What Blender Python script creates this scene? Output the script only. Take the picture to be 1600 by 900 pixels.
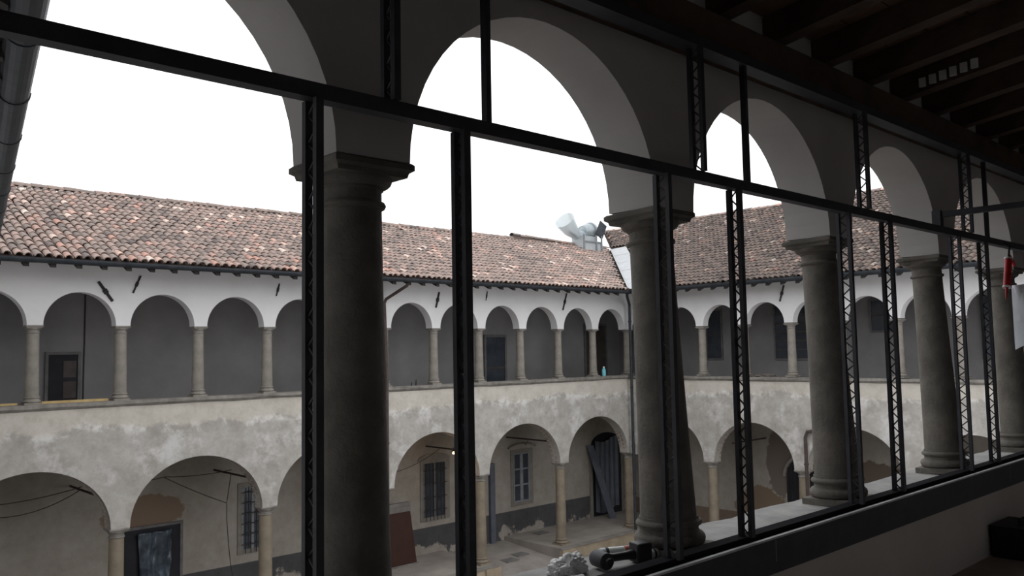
import bpy, bmesh, math, random
from mathutils import Vector, Matrix, noise as mnoise

SC = bpy.context.scene
for o in list(bpy.data.objects):
    bpy.data.objects.remove(o)
C = SC.collection
ZO = 6.9          # everything below is written with the camera's height as z = 0; shifted up at the end so that the court lies at 0

# ------------------------------------------------------------------ camera
F_PX, YAW, PITCH, ROLL = 1313.68, 0.7508, 0.0748, -0.0175
cam = bpy.data.cameras.new('camera')
cam.sensor_fit = 'HORIZONTAL'; cam.sensor_width = 36.0; cam.lens = F_PX * 36.0 / 1600.0
cam.clip_start = 0.05; cam.clip_end = 300
camo = bpy.data.objects.new('camera', cam); C.objects.link(camo)
fw = Vector((math.sin(YAW) * math.cos(PITCH), math.cos(YAW) * math.cos(PITCH), math.sin(PITCH)))
rt = Vector((math.cos(YAW), -math.sin(YAW), 0)); up = rt.cross(fw)
c_, s_ = math.cos(ROLL), math.sin(ROLL)
rt, up = c_ * rt + s_ * up, c_ * up - s_ * rt
m = Matrix((rt, up, -fw)).transposed().to_4x4()
m.translation = (0, 0, ZO)
camo.matrix_world = m
SC.camera = camo

# ------------------------------------------------------------------ world: even white overcast sky
w = bpy.data.worlds.new('overcast'); SC.world = w; w.use_nodes = True
bg = w.node_tree.nodes['Background']
bg.inputs['Color'].default_value = (0.97, 0.985, 1.0, 1); bg.inputs['Strength'].default_value = 1.0
SC.view_settings.view_transform = 'Standard'; SC.view_settings.look = 'None'
SC.view_settings.gamma = 1.0; SC.view_settings.use_curve_mapping = False
SC.view_settings.exposure = 0.85

# ------------------------------------------------------------------ materials
def srgb(r, g, b):
    f = lambda v: (v / 255 / 12.92) if v / 255 <= 0.04045 else ((v / 255 + 0.055) / 1.055) ** 2.4
    return (f(r), f(g), f(b), 1)
def new_mat(name, rough=0.85, metal=0.0, spec=0.3):
    mt = bpy.data.materials.new(name); mt.use_nodes = True
    b = mt.node_tree.nodes['Principled BSDF']
    b.inputs['Roughness'].default_value = rough; b.inputs['Metallic'].default_value = metal
    b.inputs['Specular IOR Level'].default_value = spec
    return mt, mt.node_tree.nodes, mt.node_tree.links, b
def noise_node(N, L, scale, detail=5, rough=0.6, vec=None, coord='Object'):
    n = N.new('ShaderNodeTexNoise'); n.inputs['Scale'].default_value = scale
    n.inputs['Detail'].default_value = detail; n.inputs['Roughness'].default_value = rough
    if vec is None:
        t = N.new('ShaderNodeTexCoord'); vec = t.outputs[coord]
    L.new(vec, n.inputs['Vector']); return n
def ramp(N, L, fac, stops, interp='LINEAR'):
    r = N.new('ShaderNodeValToRGB'); r.color_ramp.interpolation = interp
    e = r.color_ramp.elements
    while len(e) < len(stops): e.new(0.5)
    for el, (p, c) in zip(e, stops): el.position = p; el.color = c if len(c) == 4 else (*c, 1)
    L.new(fac, r.inputs['Fac']); return r
def mixc(N, L, fac, a, b):
    x = N.new('ShaderNodeMix'); x.data_type = 'RGBA'
    if isinstance(fac, float): x.inputs[0].default_value = fac
    else: L.new(fac, x.inputs[0])
    for i, v in ((6, a), (7, b)):
        if isinstance(v, tuple): x.inputs[i].default_value = v
        else: L.new(v, x.inputs[i])
    return x.outputs[2]
def mth(N, L, op, a, b=None, clamp=False):
    x = N.new('ShaderNodeMath'); x.operation = op; x.use_clamp = clamp
    for i, v in ((0, a), (1, b)):
        if v is None: continue
        if isinstance(v, (int, float)): x.inputs[i].default_value = v
        else: L.new(v, x.inputs[i])
    return x.outputs[0]
def bump(N, L, b, height, strength=0.3, dist=0.02):
    n = N.new('ShaderNodeBump'); n.inputs['Strength'].default_value = strength; n.inputs['Distance'].default_value = dist
    L.new(height, n.inputs['Height']); L.new(n.outputs[0], b.inputs['Normal'])
def step(N, L, v, lo, hi):
    x = N.new('ShaderNodeMapRange'); x.inputs[1].default_value = lo; x.inputs[2].default_value = hi
    L.new(v, x.inputs[0]); return x.outputs[0]
def sepxyz(N, L):
    t = N.new('ShaderNodeTexCoord'); s = N.new('ShaderNodeSeparateXYZ'); L.new(t.outputs['Object'], s.inputs[0])
    return t, s
M = {}
def mottled(key, c1, c2, scale=3.0, rough=0.85, metal=0.0, bs=0.2, spec=0.3, detail=6, fine=None):
    mt, N, L, b = new_mat(key, rough, metal, spec)
    n = noise_node(N, L, scale, detail)
    r = ramp(N, L, n.outputs['Fac'], [(0.3, c1), (0.72, c2)])
    L.new(r.outputs[0], b.inputs['Base Color'])
    if bs:
        n2 = noise_node(N, L, fine or scale * 6, 4)
        bump(N, L, b, n2.outputs['Fac'], bs, 0.015)
    M[key] = mt; return mt
mottled('white_plaster', (.66, .65, .655, 1), (.77, .76, .765, 1), 0.9, 0.9, bs=0.15)
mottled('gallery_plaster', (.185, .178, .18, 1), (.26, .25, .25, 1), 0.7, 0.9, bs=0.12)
mottled('near_plaster', (.41, .395, .385, 1), (.50, .48, .465, 1), 1.2, 0.9, bs=0.12)
mottled('near_parapet_plaster', (.50, .47, .445, 1), (.60, .57, .54, 1), 1.4, 0.9, bs=0.12)
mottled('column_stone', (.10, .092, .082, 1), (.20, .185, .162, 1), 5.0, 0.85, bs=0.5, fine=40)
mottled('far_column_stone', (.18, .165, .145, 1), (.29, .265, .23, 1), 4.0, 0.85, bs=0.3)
mottled('portico_column_stone', (.155, .130, .098, 1), (.27, .225, .168, 1), 2.2, 0.85, bs=0.3)
mottled('ledge_stone', (.15, .14, .128, 1), (.29, .27, .245, 1), 4.0, 0.85, bs=0.4)
mottled('sill_stone', (.25, .245, .24, 1), (.40, .39, .38, 1), 5.0, 0.85, bs=0.35, fine=30)
mottled('navy_steel', (.022, .023, .030, 1), (.040, .043, .055, 1), 8.0, 0.55, 0.0, bs=0.05, spec=0.5)
mottled('edge_sheen', (.45, .46, .48, 1), (.62, .63, .65, 1), 12.0, 0.5, 0.0, bs=0.0)
mottled('gutter_metal', (.028, .033, .040, 1), (.055, .062, .072, 1), 5.0, 0.5, 0.3, bs=0.0)
mottled('pipe_brown', (.045, .032, .030, 1), (.080, .060, .056, 1), 5.0, 0.5, 0.0, bs=0.0)
mottled('dark_timber', (.045, .030, .022, 1), (.11, .075, .055, 1), 4.0, 0.8, bs=0.3)
mottled('ceiling_board', (.10, .060, .042, 1), (.20, .125, .09, 1), 3.0, 0.85, bs=0.3)
mottled('joist_light_patch', (.60, .60, .58, 1), (.78, .78, .76, 1), 6.0, 0.8, bs=0.0)
mottled('eave_timber', (.028, .025, .025, 1), (.06, .054, .052, 1), 4.0, 0.8, bs=0.2)
mottled('iron', (.018, .016, .018, 1), (.05, .045, .045, 1), 12.0, 0.6, 0.3, bs=0.0)
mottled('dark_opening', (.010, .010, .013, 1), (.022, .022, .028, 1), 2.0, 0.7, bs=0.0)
mottled('door_frame', (.10, .095, .095, 1), (.17, .16, .16, 1), 4.0, 0.8, bs=0.0)
mottled('door_brown', (.050, .040, .038, 1), (.085, .07, .066, 1), 4.0, 0.7, bs=0.0)
mottled('window_glass', (.030, .035, .045, 1), (.060, .070, .085, 1), 2.0, 0.12, 0.0, bs=0.0, spec=0.5)
mottled('window_grey', (.17, .18, .20, 1), (.25, .265, .28, 1), 6.0, 0.6, bs=0.0)
mottled('surround_stone', (.16, .145, .13, 1), (.235, .215, .19, 1), 4.0, 0.85, bs=0.2)
mottled('rust_board', (.034, .013, .0095, 1), (.050, .020, .014, 1), 2.5, 0.6, bs=0.0)
mottled('board_grey', (.13, .12, .115, 1), (.20, .19, .18, 1), 4.0, 0.6, bs=0.0)
mottled('blue_grey_sheet', (.055, .063, .078, 1), (.10, .112, .135, 1), 3.0, 0.45, bs=0.0)
mottled('blue_plank', (.070, .078, .10, 1), (.115, .125, .15, 1), 3.0, 0.6, bs=0.0)
mottled('yellow_timber', (.42, .30, .13, 1), (.58, .43, .21, 1), 6.0, 0.7, bs=0.0)
mottled('portico_paving', (.23, .205, .185, 1), (.34, .31, .28, 1), 1.5, 0.9, bs=0.2)
mottled('kerb_stone', (.25, .20, .14, 1), (.40, .33, .245, 1), 2.0, 0.9, bs=0.3)
mottled('kerb_cap', (.17, .155, .14, 1), (.27, .25, .23, 1), 3.0, 0.9, bs=0.3)
mottled('court_ground', (.17, .155, .142, 1), (.29, .27, .25, 1), 1.2, 0.95, bs=0.4)
mottled('gallery_floor', (.27, .23, .205, 1), (.38, .33, .30, 1), 3.0, 0.9, bs=0.2)
mottled('white_flashing', (.36, .37, .385, 1), (.44, .455, .47, 1), 3.0, 0.45, 0.0, bs=0.0)
mottled('galvanised', (.28, .32, .34, 1), (.42, .46, .48, 1), 5.0, 0.4, 0.3, bs=0.0)
mottled('vent_white', (.36, .385, .40, 1), (.46, .485, .50, 1), 3.0, 0.5, 0.0, bs=0.0)
mottled('vent_grey', (.17, .19, .205, 1), (.25, .27, .285, 1), 3.0, 0.5, 0.0, bs=0.0)
mottled('black_plastic', (.010, .010, .012, 1), (.022, .022, .026, 1), 10.0, 0.45, bs=0.0)
mottled('grey_rubber', (.035, .035, .042, 1), (.07, .07, .08, 1), 10.0, 0.6, bs=0.0)
mottled('white_plastic', (.66, .68, .68, 1), (.80, .81, .80, 1), 10.0, 0.4, bs=0.0)
mottled('red_plastic', (.42, .018, .022, 1), (.58, .03, .035, 1), 10.0, 0.4, bs=0.0)
mottled('orange_print', (.42, .12, .07, 1), (.50, .16, .10, 1), 10.0, 0.5, bs=0.0)
mottled('paper', (.72, .76, .82, 1), (.82, .85, .90, 1), 3.0, 0.9, bs=0.0)
mottled('teal_bottle', (.10, .42, .48, 1), (.25, .60, .66, 1), 6.0, 0.25, bs=0.0, spec=0.5)
mottled('cable', (.03, .026, .026, 1), (.05, .045, .042, 1), 8.0, 0.7, bs=0.0)
mottled('rubble', (.07, .062, .055, 1), (.16, .145, .13, 1), 9.0, 0.95, bs=0.4)
mottled('aluminium', (.62, .64, .66, 1), (.78, .80, .82, 1), 10.0, 0.3, 0.8, bs=0.0)
mottled('manhole', (.13, .125, .12, 1), (.20, .19, .18, 1), 8.0, 0.9, bs=0.2)
mottled('dull_black', (.010, .010, .012, 1), (.018, .018, .021, 1), 8.0, 0.95, 0.0, bs=0.0, spec=0.05)
mottled('tie_rod', (.03, .024, .022, 1), (.06, .05, .045, 1), 8.0, 0.7, bs=0.0)

def make_facade():          # cream lime plaster with old scraped band and pale filler under the ledge
    mt, N, L, b = new_mat('facade_plaster', 0.92)
    t, s = sepxyz(N, L)
    n1 = noise_node(N, L, 0.55, 8, 0.65); n2 = noise_node(N, L, 2.6, 8, 0.7); n3 = noise_node(N, L, 1.1, 6, 0.6)
    base = ramp(N, L, n2.outputs['Fac'], [(0.28, (.40, .362, .315, 1)), (0.5, (.50, .465, .415, 1)), (0.75, (.56, .525, .475, 1))])
    grey = ramp(N, L, n2.outputs['Fac'], [(0.28, (.29, .268, .245, 1)), (0.5, (.385, .365, .34, 1)), (0.74, (.48, .465, .44, 1))])
    # below a ragged line the wall has been scraped to grey render
    zz = mth(N, L, 'ADD', s.outputs['Z'], mth(N, L, 'MULTIPLY', mth(N, L, 'SUBTRACT', n1.outputs['Fac'], 0.5), 1.3))
    below = step(N, L, zz, -1.52, -1.60)
    col = mixc(N, L, below, base.outputs[0], grey.outputs[0])
    # ragged pale filler along that line
    d = mth(N, L, 'ABSOLUTE', mth(N, L, 'ADD', zz, 1.60))
    fil = mth(N, L, 'MULTIPLY', step(N, L, d, 0.13, 0.02), step(N, L, n2.outputs['Fac'], 0.46, 0.58))
    col = mixc(N, L, mth(N, L, 'MULTIPLY', fil, 0.8), col, (.68, .66, .63, 1))
    # patchy pale repairs lower down
    pat = mth(N, L, 'MULTIPLY', mth(N, L, 'MULTIPLY', step(N, L, n3.outputs['Fac'], 0.50, 0.60), step(N, L, n2.outputs['Fac'], 0.42, 0.6)), below)
    col = mixc(N, L, mth(N, L, 'MULTIPLY', pat, 0.7), col, (.60, .585, .575, 1))
    n5 = noise_node(N, L, 0.9, 7, 0.7)
    col = mixc(N, L, mth(N, L, 'MULTIPLY', step(N, L, n5.outputs['Fac'], 0.56, 0.72), 0.55), col, (.31, .28, .245, 1))
    L.new(col, b.inputs['Base Color'])
    bump(N, L, b, n2.outputs['Fac'], 0.45, 0.03); M['facade_plaster'] = mt
make_facade()

def make_portico(key, patches, dado_top, dado_col):     # inner wall: plaster, flaking dark dado, bare patches (x, z, rx, rz, colour)
    mt, N, L, b = new_mat(key, 0.92)
    t, s = sepxyz(N, L)
    along = s.outputs['X'] if key == 'portico_back' else s.outputs['Y']
    n1 = noise_node(N, L, 0.8, 8, 0.6); n2 = noise_node(N, L, 2.4, 8, 0.7)
    base = ramp(N, L, n2.outputs['Fac'], [(0.3, (.24, .215, .185, 1)), (0.7, (.335, .305, .27, 1))])
    col = base.outputs[0]
    for (px, pz, rx, rz, pc) in patches:
        dx = mth(N, L, 'DIVIDE', mth(N, L, 'SUBTRACT', along, px), rx); dz = mth(N, L, 'DIVIDE', mth(N, L, 'SUBTRACT', s.outputs['Z'], pz), rz)
        q = mth(N, L, 'ADD', mth(N, L, 'MULTIPLY', dx, dx), mth(N, L, 'MULTIPLY', dz, dz))
        q = mth(N, L, 'ADD', q, mth(N, L, 'MULTIPLY', mth(N, L, 'SUBTRACT', n2.outputs['Fac'], 0.5), 1.5))
        col = mixc(N, L, step(N, L, q, 1.05, 0.92), col, pc)
    dn = step(N, L, s.outputs['Z'], dado_top + 0.02, dado_top)
    low = mth(N, L, 'SUBTRACT', s.outputs['Z'], dado_top - 0.95)
    chip = step(N, L, mth(N, L, 'ADD', n1.outputs['Fac'], mth(N, L, 'MULTIPLY', low, 0.28)), 0.54, 0.57)
    dn = mth(N, L, 'MULTIPLY', dn, chip)
    dc = ramp(N, L, n2.outputs['Fac'], [(0.3, dado_col), (0.7, tuple(v * 1.5 for v in dado_col[:3]) + (1,))])
    col = mixc(N, L, dn, col, dc.outputs[0])
    L.new(col, b.inputs['Base Color']); bump(N, L, b, n2.outputs['Fac'], 0.35, 0.02); M[key] = mt
make_portico('portico_back', [(7.9, -3.95, 1.0, .45, (.185, .135, .10, 1)), (15.2, -5.9, .5, .5, (.27, .25, .235, 1))], -5.68, (.052, .051, .054, 1))
make_portico('portico_right', [(15.3, -4.0, .5, 1.2, (.15, .125, .105, 1)), (16.1, -5.8, 1.0, .9, (.17, .125, .088, 1)), (12.0, -4.6, 1.4, .9, (.13, .10, .08, 1))], -5.9, (.12, .09, .068, 1))

def make_tile(key, per_object, g):
    mt, N, L, b = new_mat(key, 0.9, spec=0.2)
    if per_object:
        a = N.new('ShaderNodeObjectInfo'); fac = a.outputs['Random']
    else:
        a = N.new('ShaderNodeAttribute'); a.attribute_name = 'tint'; fac = a.outputs['Fac']
    k_ = lambda *c: tuple(v * g for v in c) + (1,)
    pos = (0.0, .10, .50, .90, .96, 1.0) if per_object else (0.0, .25, .5, .78, .92, 1.0)
    r = ramp(N, L, fac, [(0.0, k_(.095, .078, .074)), (pos[1], k_(.165, .132, .12)), (pos[2], k_(.225, .176, .156)), (pos[3], k_(.275, .196, .17)), (pos[4], k_(.35, .20, .16)), (pos[5], k_(.50, .42, .37))])
    n = noise_node(N, L, 6.0, 6, 0.7)
    c = mixc(N, L, mth(N, L, 'MULTIPLY', step(N, L, n.outputs['Fac'], 0.48, 0.72), .7), r.outputs[0], k_(.12, .108, .098))
    L.new(c, b.inputs['Base Color']); M[key] = mt
make_tile('roof_tile', True, 1.5); make_tile('roof_tile_field', False, 1.5); make_tile('brown_tile', True, .72); make_tile('brown_tile_field', False, .72)
mottled('tile_bed', (.030, .020, .017, 1), (.055, .038, .032, 1), 6.0, 0.95, bs=0.0)

def make_intrados():       # painted brick border on the soffits of the portico arches
    mt, N, L, b = new_mat('brick_soffit', 0.9)
    t = N.new('ShaderNodeTexCoord'); br = N.new('ShaderNodeTexBrick')
    br.inputs['Scale'].default_value = 1.0; br.inputs['Brick Width'].default_value = 0.16; br.inputs['Row Height'].default_value = 0.14
    br.inputs['Mortar Size'].default_value = 0.014; br.inputs['Color1'].default_value = (.27, .235, .20, 1)
    br.inputs['Color2'].default_value = (.20, .16, .135, 1); br.inputs['Mortar'].default_value = (.46, .43, .40, 1)
    L.new(t.outputs['UV'], br.inputs['Vector'])
    n = noise_node(N, L, 1.6, 6); c = mixc(N, L, step(N, L, n.outputs['Fac'], 0.46, 0.58), br.outputs['Color'], (.37, .34, .305, 1))
    L.new(c, b.inputs['Base Color']); M['brick_soffit'] = mt
make_intrados()
def make_clear():
    mt, N, L, b = new_mat('clear_plastic', 0.25, spec=0.5)
    b.inputs['Base Color'].default_value = (.50, .57, .60, 1); b.inputs['Transmission Weight'].default_value = 0.2
    b.inputs['Alpha'].default_value = 0.8; M['clear_plastic'] = mt
    mt, N, L, b = new_mat('bag_film', 0.35, spec=0.5)
    b.inputs['Base Color'].default_value = (.86, .86, .86, 1); b.inputs['Roughness'].default_value = .5; M['bag_film'] = mt
    mt, N, L, b = new_mat('blue_film', 0.22, spec=0.6)
    n = noise_node(N, L, 2.5, 5); r = ramp(N, L, n.outputs['Fac'], [(0.4, (.020, .030, .045, 1)), (0.75, (.10, .135, .17, 1))])
    L.new(r.outputs[0], b.inputs['Base Color']); M['blue_film'] = mt
    mt, N, L, b = new_mat('lit_bulb', 0.4)
    b.inputs['Base Color'].default_value = (1, .8, .5, 1); b.inputs['Emission Color'].default_value = (1, .62, .25, 1); b.inputs['Emission Strength'].default_value = 5
    M['lit_bulb'] = mt
make_clear()

# ------------------------------------------------------------------ mesh helpers
def worldloc(p):
    v = Vector((0, 0, 0))
    while p is not None: v += p.location; p = p.parent
    return v
def link(o, parent=None):
    C.objects.link(o)
    if parent is not None: o.parent = parent
    return o
class MB:
    def __init__(self): self.v = []; self.f = []
    def add(self, vs, fs):
        n = len(self.v); self.v += [tuple(p) for p in vs]; self.f += [tuple(i + n for i in f) for f in fs]; return self
    def box(self, x0, x1, y0, y1, z0, z1, mat=None):
        vs = [Vector((x, y, z)) for x in (x0, x1) for y in (y0, y1) for z in (z0, z1)]
        if mat is not None: vs = [mat @ v for v in vs]
        return self.add(vs, [(0, 1, 3, 2), (4, 6, 7, 5), (0, 4, 5, 1), (2, 3, 7, 6), (0, 2, 6, 4), (1, 5, 7, 3)])
    def tube(self, pts, r, n=8, caps=True):
        pts = [Vector(p) for p in pts]; rs = r if isinstance(r, (list, tuple)) else [r] * len(pts); rings = []
        prev = None
        for i, p in enumerate(pts):
            d = (pts[min(i + 1, len(pts) - 1)] - pts[max(i - 1, 0)]).normalized()
            a = d.orthogonal().normalized() if prev is None else (prev - d * prev.dot(d)).normalized()
            prev = a; bb = d.cross(a)
            rings.append([p + rs[i] * (math.cos(2 * math.pi * k / n) * a + math.sin(2 * math.pi * k / n) * bb) for k in range(n)])
        vs = [q for rg in rings for q in rg]; fs = []
        for i in range(len(pts) - 1):
            for k in range(n): fs.append((i * n + k, i * n + (k + 1) % n, (i + 1) * n + (k + 1) % n, (i + 1) * n + k))
        if caps: fs += [tuple(range(n))[::-1], tuple(range((len(pts) - 1) * n, len(pts) * n))]
        return self.add(vs, fs)
    def lathe(self, prof, n=28, ox=0, oy=0):
        vs = []; fs = []
        for (r, z) in prof:
            for k in range(n): vs.append((ox + r * math.cos(2 * math.pi * k / n), oy + r * math.sin(2 * math.pi * k / n), z))
        for i in range(len(prof) - 1):
            for k in range(n): fs.append((i * n + k, i * n + (k + 1) % n, (i + 1) * n + (k + 1) % n, (i + 1) * n + k))
        fs += [tuple(range(n))[::-1], tuple(range((len(prof) - 1) * n, len(prof) * n))]
        return self.add(vs, fs)
    def build(self, name, mat, parent=None, smooth=False, weld=True, origin=None):
        base = worldloc(parent) if parent is not None else Vector(origin or (0, 0, 0))
        if parent is not None and origin is not None: base = Vector(origin)
        me = bpy.data.meshes.new(name)
        me.from_pydata([(x - base.x, y - base.y, z - base.z) for x, y, z in self.v], [], self.f)
        if weld:
            bm = bmesh.new(); bm.from_mesh(me)
            bmesh.ops.remove_doubles(bm, verts=bm.verts, dist=1e-5)
            bmesh.ops.recalc_face_normals(bm, faces=bm.faces); bm.to_mesh(me); bm.free()
        me.materials.append(M[mat] if isinstance(mat, str) else mat)
        if smooth:
            me.polygons.foreach_set('use_smooth', [True] * len(me.polygons))
            me.set_sharp_from_angle(angle=math.radians(35))
        o = bpy.data.objects.new(name, me)
        link(o, parent)
        if parent is None: o.location = base
        elif origin is not None: o.location = base - worldloc(parent)
        return o
def tag(o, label, cat=None, group=None, kind=None):
    o['label'] = label
    if cat: o['category'] = cat
    if group: o['group'] = group
    if kind: o['kind'] = kind
    return o
def thing(name, label, cat, loc, rz=0.0, group=None):
    o = bpy.data.objects.new(name, None); o.empty_display_size = 0.1; C.objects.link(o)
    o.location = loc; o.rotation_euler = (0, 0, rz); tag(o, label, cat, group); return o
def structure(o, label, cat): return tag(o, label, cat, kind='structure')
def box(name, dims, mat, parent=None): return MB().box(*dims).build(name, mat, parent)
def copy_tree(o, parent=None):
    c = o.copy(); C.objects.link(c)
    if parent is not None: c.parent = parent
    for ch in [k for k in o.children]: copy_tree(ch, c)
    return c

def arcade(cols, hw, zs, rise, zt, t0, t1, mp, ends=(None, None), N=28):
    """wall over a row of columns; cols = positions along s, arches spring at zs between piers of half width hw"""
    b = MB(); soff = []
    def quad(a, c, d, e): b.add([mp(*a), mp(*c), mp(*d), mp(*e)], [(0, 1, 2, 3)])
    segs = []
    lo = ends[0] if ends[0] is not None else cols[0] - hw; hi = ends[1] if ends[1] is not None else cols[-1] + hw
    for i, cpos in enumerate(cols):
        a = lo if i == 0 else cpos - hw; e = hi if i == len(cols) - 1 else cpos + hw
        for t in (t0, t1): quad((a, t, zs), (e, t, zs), (e, t, zt), (a, t, zt))
        quad((a, t0, zs), (e, t0, zs), (e, t1, zs), (a, t1, zs))
        quad((a, t0, zt), (e, t0, zt), (e, t1, zt), (a, t1, zt))
        if i == 0: quad((a, t0, zs), (a, t1, zs), (a, t1, zt), (a, t0, zt))
        if i == len(cols) - 1: quad((e, t0, zs), (e, t1, zs), (e, t1, zt), (e, t0, zt))
        if i == len(cols) - 1: break
        l, r_ = cpos + hw, cols[i + 1] - hw; mid, rx = (l + r_) / 2, (r_ - l) / 2
        arc = [(mid - rx * math.cos(math.pi * k / N), zs + rise * math.sin(math.pi * k / N)) for k in range(N + 1)]
        for (s0, z0), (s1, z1) in zip(arc, arc[1:]):
            for t in (t0, t1): quad((s0, t, z0), (s1, t, z1), (s1, t, zt), (s0, t, zt))
            quad((s0, t0, zt), (s1, t0, zt), (s1, t1, zt), (s0, t1, zt))
            quad((s0, t0, z0), (s1, t0, z1), (s1, t1, z1), (s0, t1, z0))
        soff.append(arc)
    return b, soff

# ------------------------------------------------------------------ plan of the place
D = 20.03                 # plane of the back facade (y)
XB = 24.5                 # plane of the right facade (x)
P = 1.7826                # bay of the near and back upper arcades
YC, X1 = 2.6297, 1.6569   # near column row
DEP = 2.3                 # depth of the galleries
XA0 = 24.35
PB = 1.656
mapA = lambda s, t, z: (s, D + t, z)
mapB = lambda s, t, z: (XB + t, s, z)
mapN = lambda s, t, z: (s, YC + t, z)
ZS, ZCAP = -0.955, 0.72         # far ledge top, far capital top
GL, PF, LC = -6.9, -6.5, -3.77  # court, portico floor, portico capital top

# ================================================================== STRUCTURE
structure(box('courtyard_floor', (-12, 40, 2.5, 34, GL - .2, GL), 'court_ground'), 'grey beaten ground of the courtyard', 'ground')

# --- near gallery shell
near_cols = [X1 + P * i for i in range(-1, 6)]
b, _ = arcade(near_cols, .155, .692, .725, 2.25, -.15, .15, mapN, ends=(-2.2, 12.4))
structure(b.build('wall_near', 'near_plaster'), 'dim plaster wall with round arches over the nearest columns', 'wall')
structure(box('wall_near_parapet', (-2.2, 12.4, 2.305, 2.80, GL, -1.05), 'near_parapet_plaster'), 'plaster parapet wall below the black steel beam', 'wall')
# stone sill, slightly uneven outer edge
b = MB(); rnd = random.Random(3); nn = 60; prof = []
for k in range(nn + 1):
    x = -2.2 + 14.6 * k / nn; prof.append((x, 2.80 + rnd.uniform(-.03, .045), -1.0 + rnd.uniform(-.006, .004)))
for (x0, y0, z0), (x1, y1, z1) in zip(prof, prof[1:]):
    b.add([(x0, 2.31, z0), (x1, 2.31, z1), (x1, y1, z1), (x0, y0, z0)], [(0, 1, 2, 3)])
    b.add([(x0, 2.31, -1.06), (x1, 2.31, -1.06), (x1, y1, -1.06), (x0, y0, -1.06)], [(0, 1, 2, 3)])
    b.add([(x0, y0, z0), (x1, y1, z1), (x1, y1, -1.06), (x0, y0, -1.06)], [(0, 1, 2, 3)])
    b.add([(x0, 2.31, z0), (x1, 2.31, z1), (x1, 2.31, -1.06), (x0, 2.31, -1.06)], [(0, 1, 2, 3)])
structure(b.build('trim_1', 'sill_stone'), 'pale worn stone sill carrying the nearest columns', 'sill')
structure(box('floor', (-2.2, 12.4, -1.2, 2.305, -1.8, -1.605), 'gallery_floor'), 'dark floor of the gallery we stand in', 'floor')
structure(box('wall_rear', (-2.2, 12.4, -1.4, -1.2, -1.8, 2.7), 'white_plaster'), 'plaster wall behind the viewer', 'wall')  # unseen; white is chosen to bounce light into the near gallery
structure(MB().box(12.4, 12.6, -1.4, 2.8, GL, 2.7).build('wall_light_block_end', 'near_plaster'), 'added plaster wall keeping sky light out at the right gallery end', 'wall')  # added out of view to block sky light from the open far end
structure(MB().box(-2.4, -2.2, -1.4, 2.8, GL, 2.7).build('wall_light_block_start', 'near_plaster'), 'added plaster wall keeping sky light out at the left gallery end', 'wall')  # added out of view so the gallery interior stays dark
# timber ceiling: boards over joists, rising gently inwards
SL = 0.14
zj = lambda y: 1.74 + SL * (2.48 - y)
b = MB(); b.add([(-2.2, 2.79, zj(2.79) + .22), (12.4, 2.79, zj(2.79) + .22), (12.4, -1.4, zj(-1.4) + .22), (-2.2, -1.4, zj(-1.4) + .22),
                 (-2.2, 2.79, zj(2.79) + .30), (12.4, 2.79, zj(2.79) + .30), (12.4, -1.4, zj(-1.4) + .30), (-2.2, -1.4, zj(-1.4) + .30)],
                [(0, 1, 2, 3), (4, 5, 6, 7), (0, 1, 5, 4), (2, 3, 7, 6), (1, 2, 6, 5), (0, 3, 7, 4)])
ceil = structure(b.build('ceiling', 'dark_timber'), 'very dark timber ceiling over the near gallery', 'ceiling')
b = MB(); yy = -1.2
b.add([(12.4, y, zj(y) + dz) for y in (2.47, -1.2) for dz in (0, .16)] + [(12.4, y, zj(y) + dz) for y in (2.47, -1.2) for dz in (0, .16)], [])
joist_me = None
for k in range(25):
    x = -1.98 + .58 * k
    if x > 12.3: break
    if joist_me is None:
        b = MB(); b.add([(dx, y, zj(y) + dz) for dx in (-.055, .055) for y in (2.478, -1.19) for dz in (0, .17)],
                        [(0, 1, 3, 2), (4, 6, 7, 5), (0, 4, 5, 1), (2, 3, 7, 6), (0, 2, 6, 4), (1, 5, 7, 3)])
        j = b.build('joist', 'dark_timber', ceil); joist_me = j.data
    else:
        j = link(bpy.data.objects.new('joist', joist_me), ceil)
    j.location.x = x
for k in range(15):
    y0 = 2.47 - .245 * k; y1 = y0 - .235
    if y1 < -1.2: break
    b = MB(); b.add([(x, y, zj(y) + dz) for x in (-2.19, 12.39) for y in (y0, y1) for dz in (.172, .218)],
                    [(0, 1, 3, 2), (4, 6, 7, 5), (0, 4, 5, 1), (2, 3, 7, 6), (0, 2, 6, 4), (1, 5, 7, 3)])
    b.build('ceiling_board', 'ceiling_board', ceil)
for k in range(6):  # pale pieces paint the light patches seen on the joist side
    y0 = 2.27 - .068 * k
    MB().box(6.070, 6.084, y0 - .045, y0, zj(y0) + .03, zj(y0) + .095).build('joist_light_patch', 'joist_light_patch', ceil)['label'] = 'pale patch standing for light on the dark joist'
tag(box('wall_plate', (-2.2, 12.4, 2.375, 2.478, 1.505, 1.735), 'dark_timber'), 'dark timber wall plate running above the near arches', 'beam', kind='structure')
# roof over the near gallery
b = MB()
def slab(b, pts, th):
    n = len(pts); lo = [(x, y, z - th) for x, y, z in pts]
    b.add(list(pts) + lo, [tuple(range(n)), tuple(range(n, 2 * n))[::-1]] + [(i, (i + 1) % n, n + (i + 1) % n, n + i) for i in range(n)])
slab(b, [(-2.4, 3.45, 2.12), (12.6, 3.45, 2.12), (12.6, -2.5, 4.92), (-2.4, -2.5, 4.92)], .06)
structure(b.build('roof_near', 'tile_bed'), 'roof slab over the near gallery', 'roof')

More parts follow.
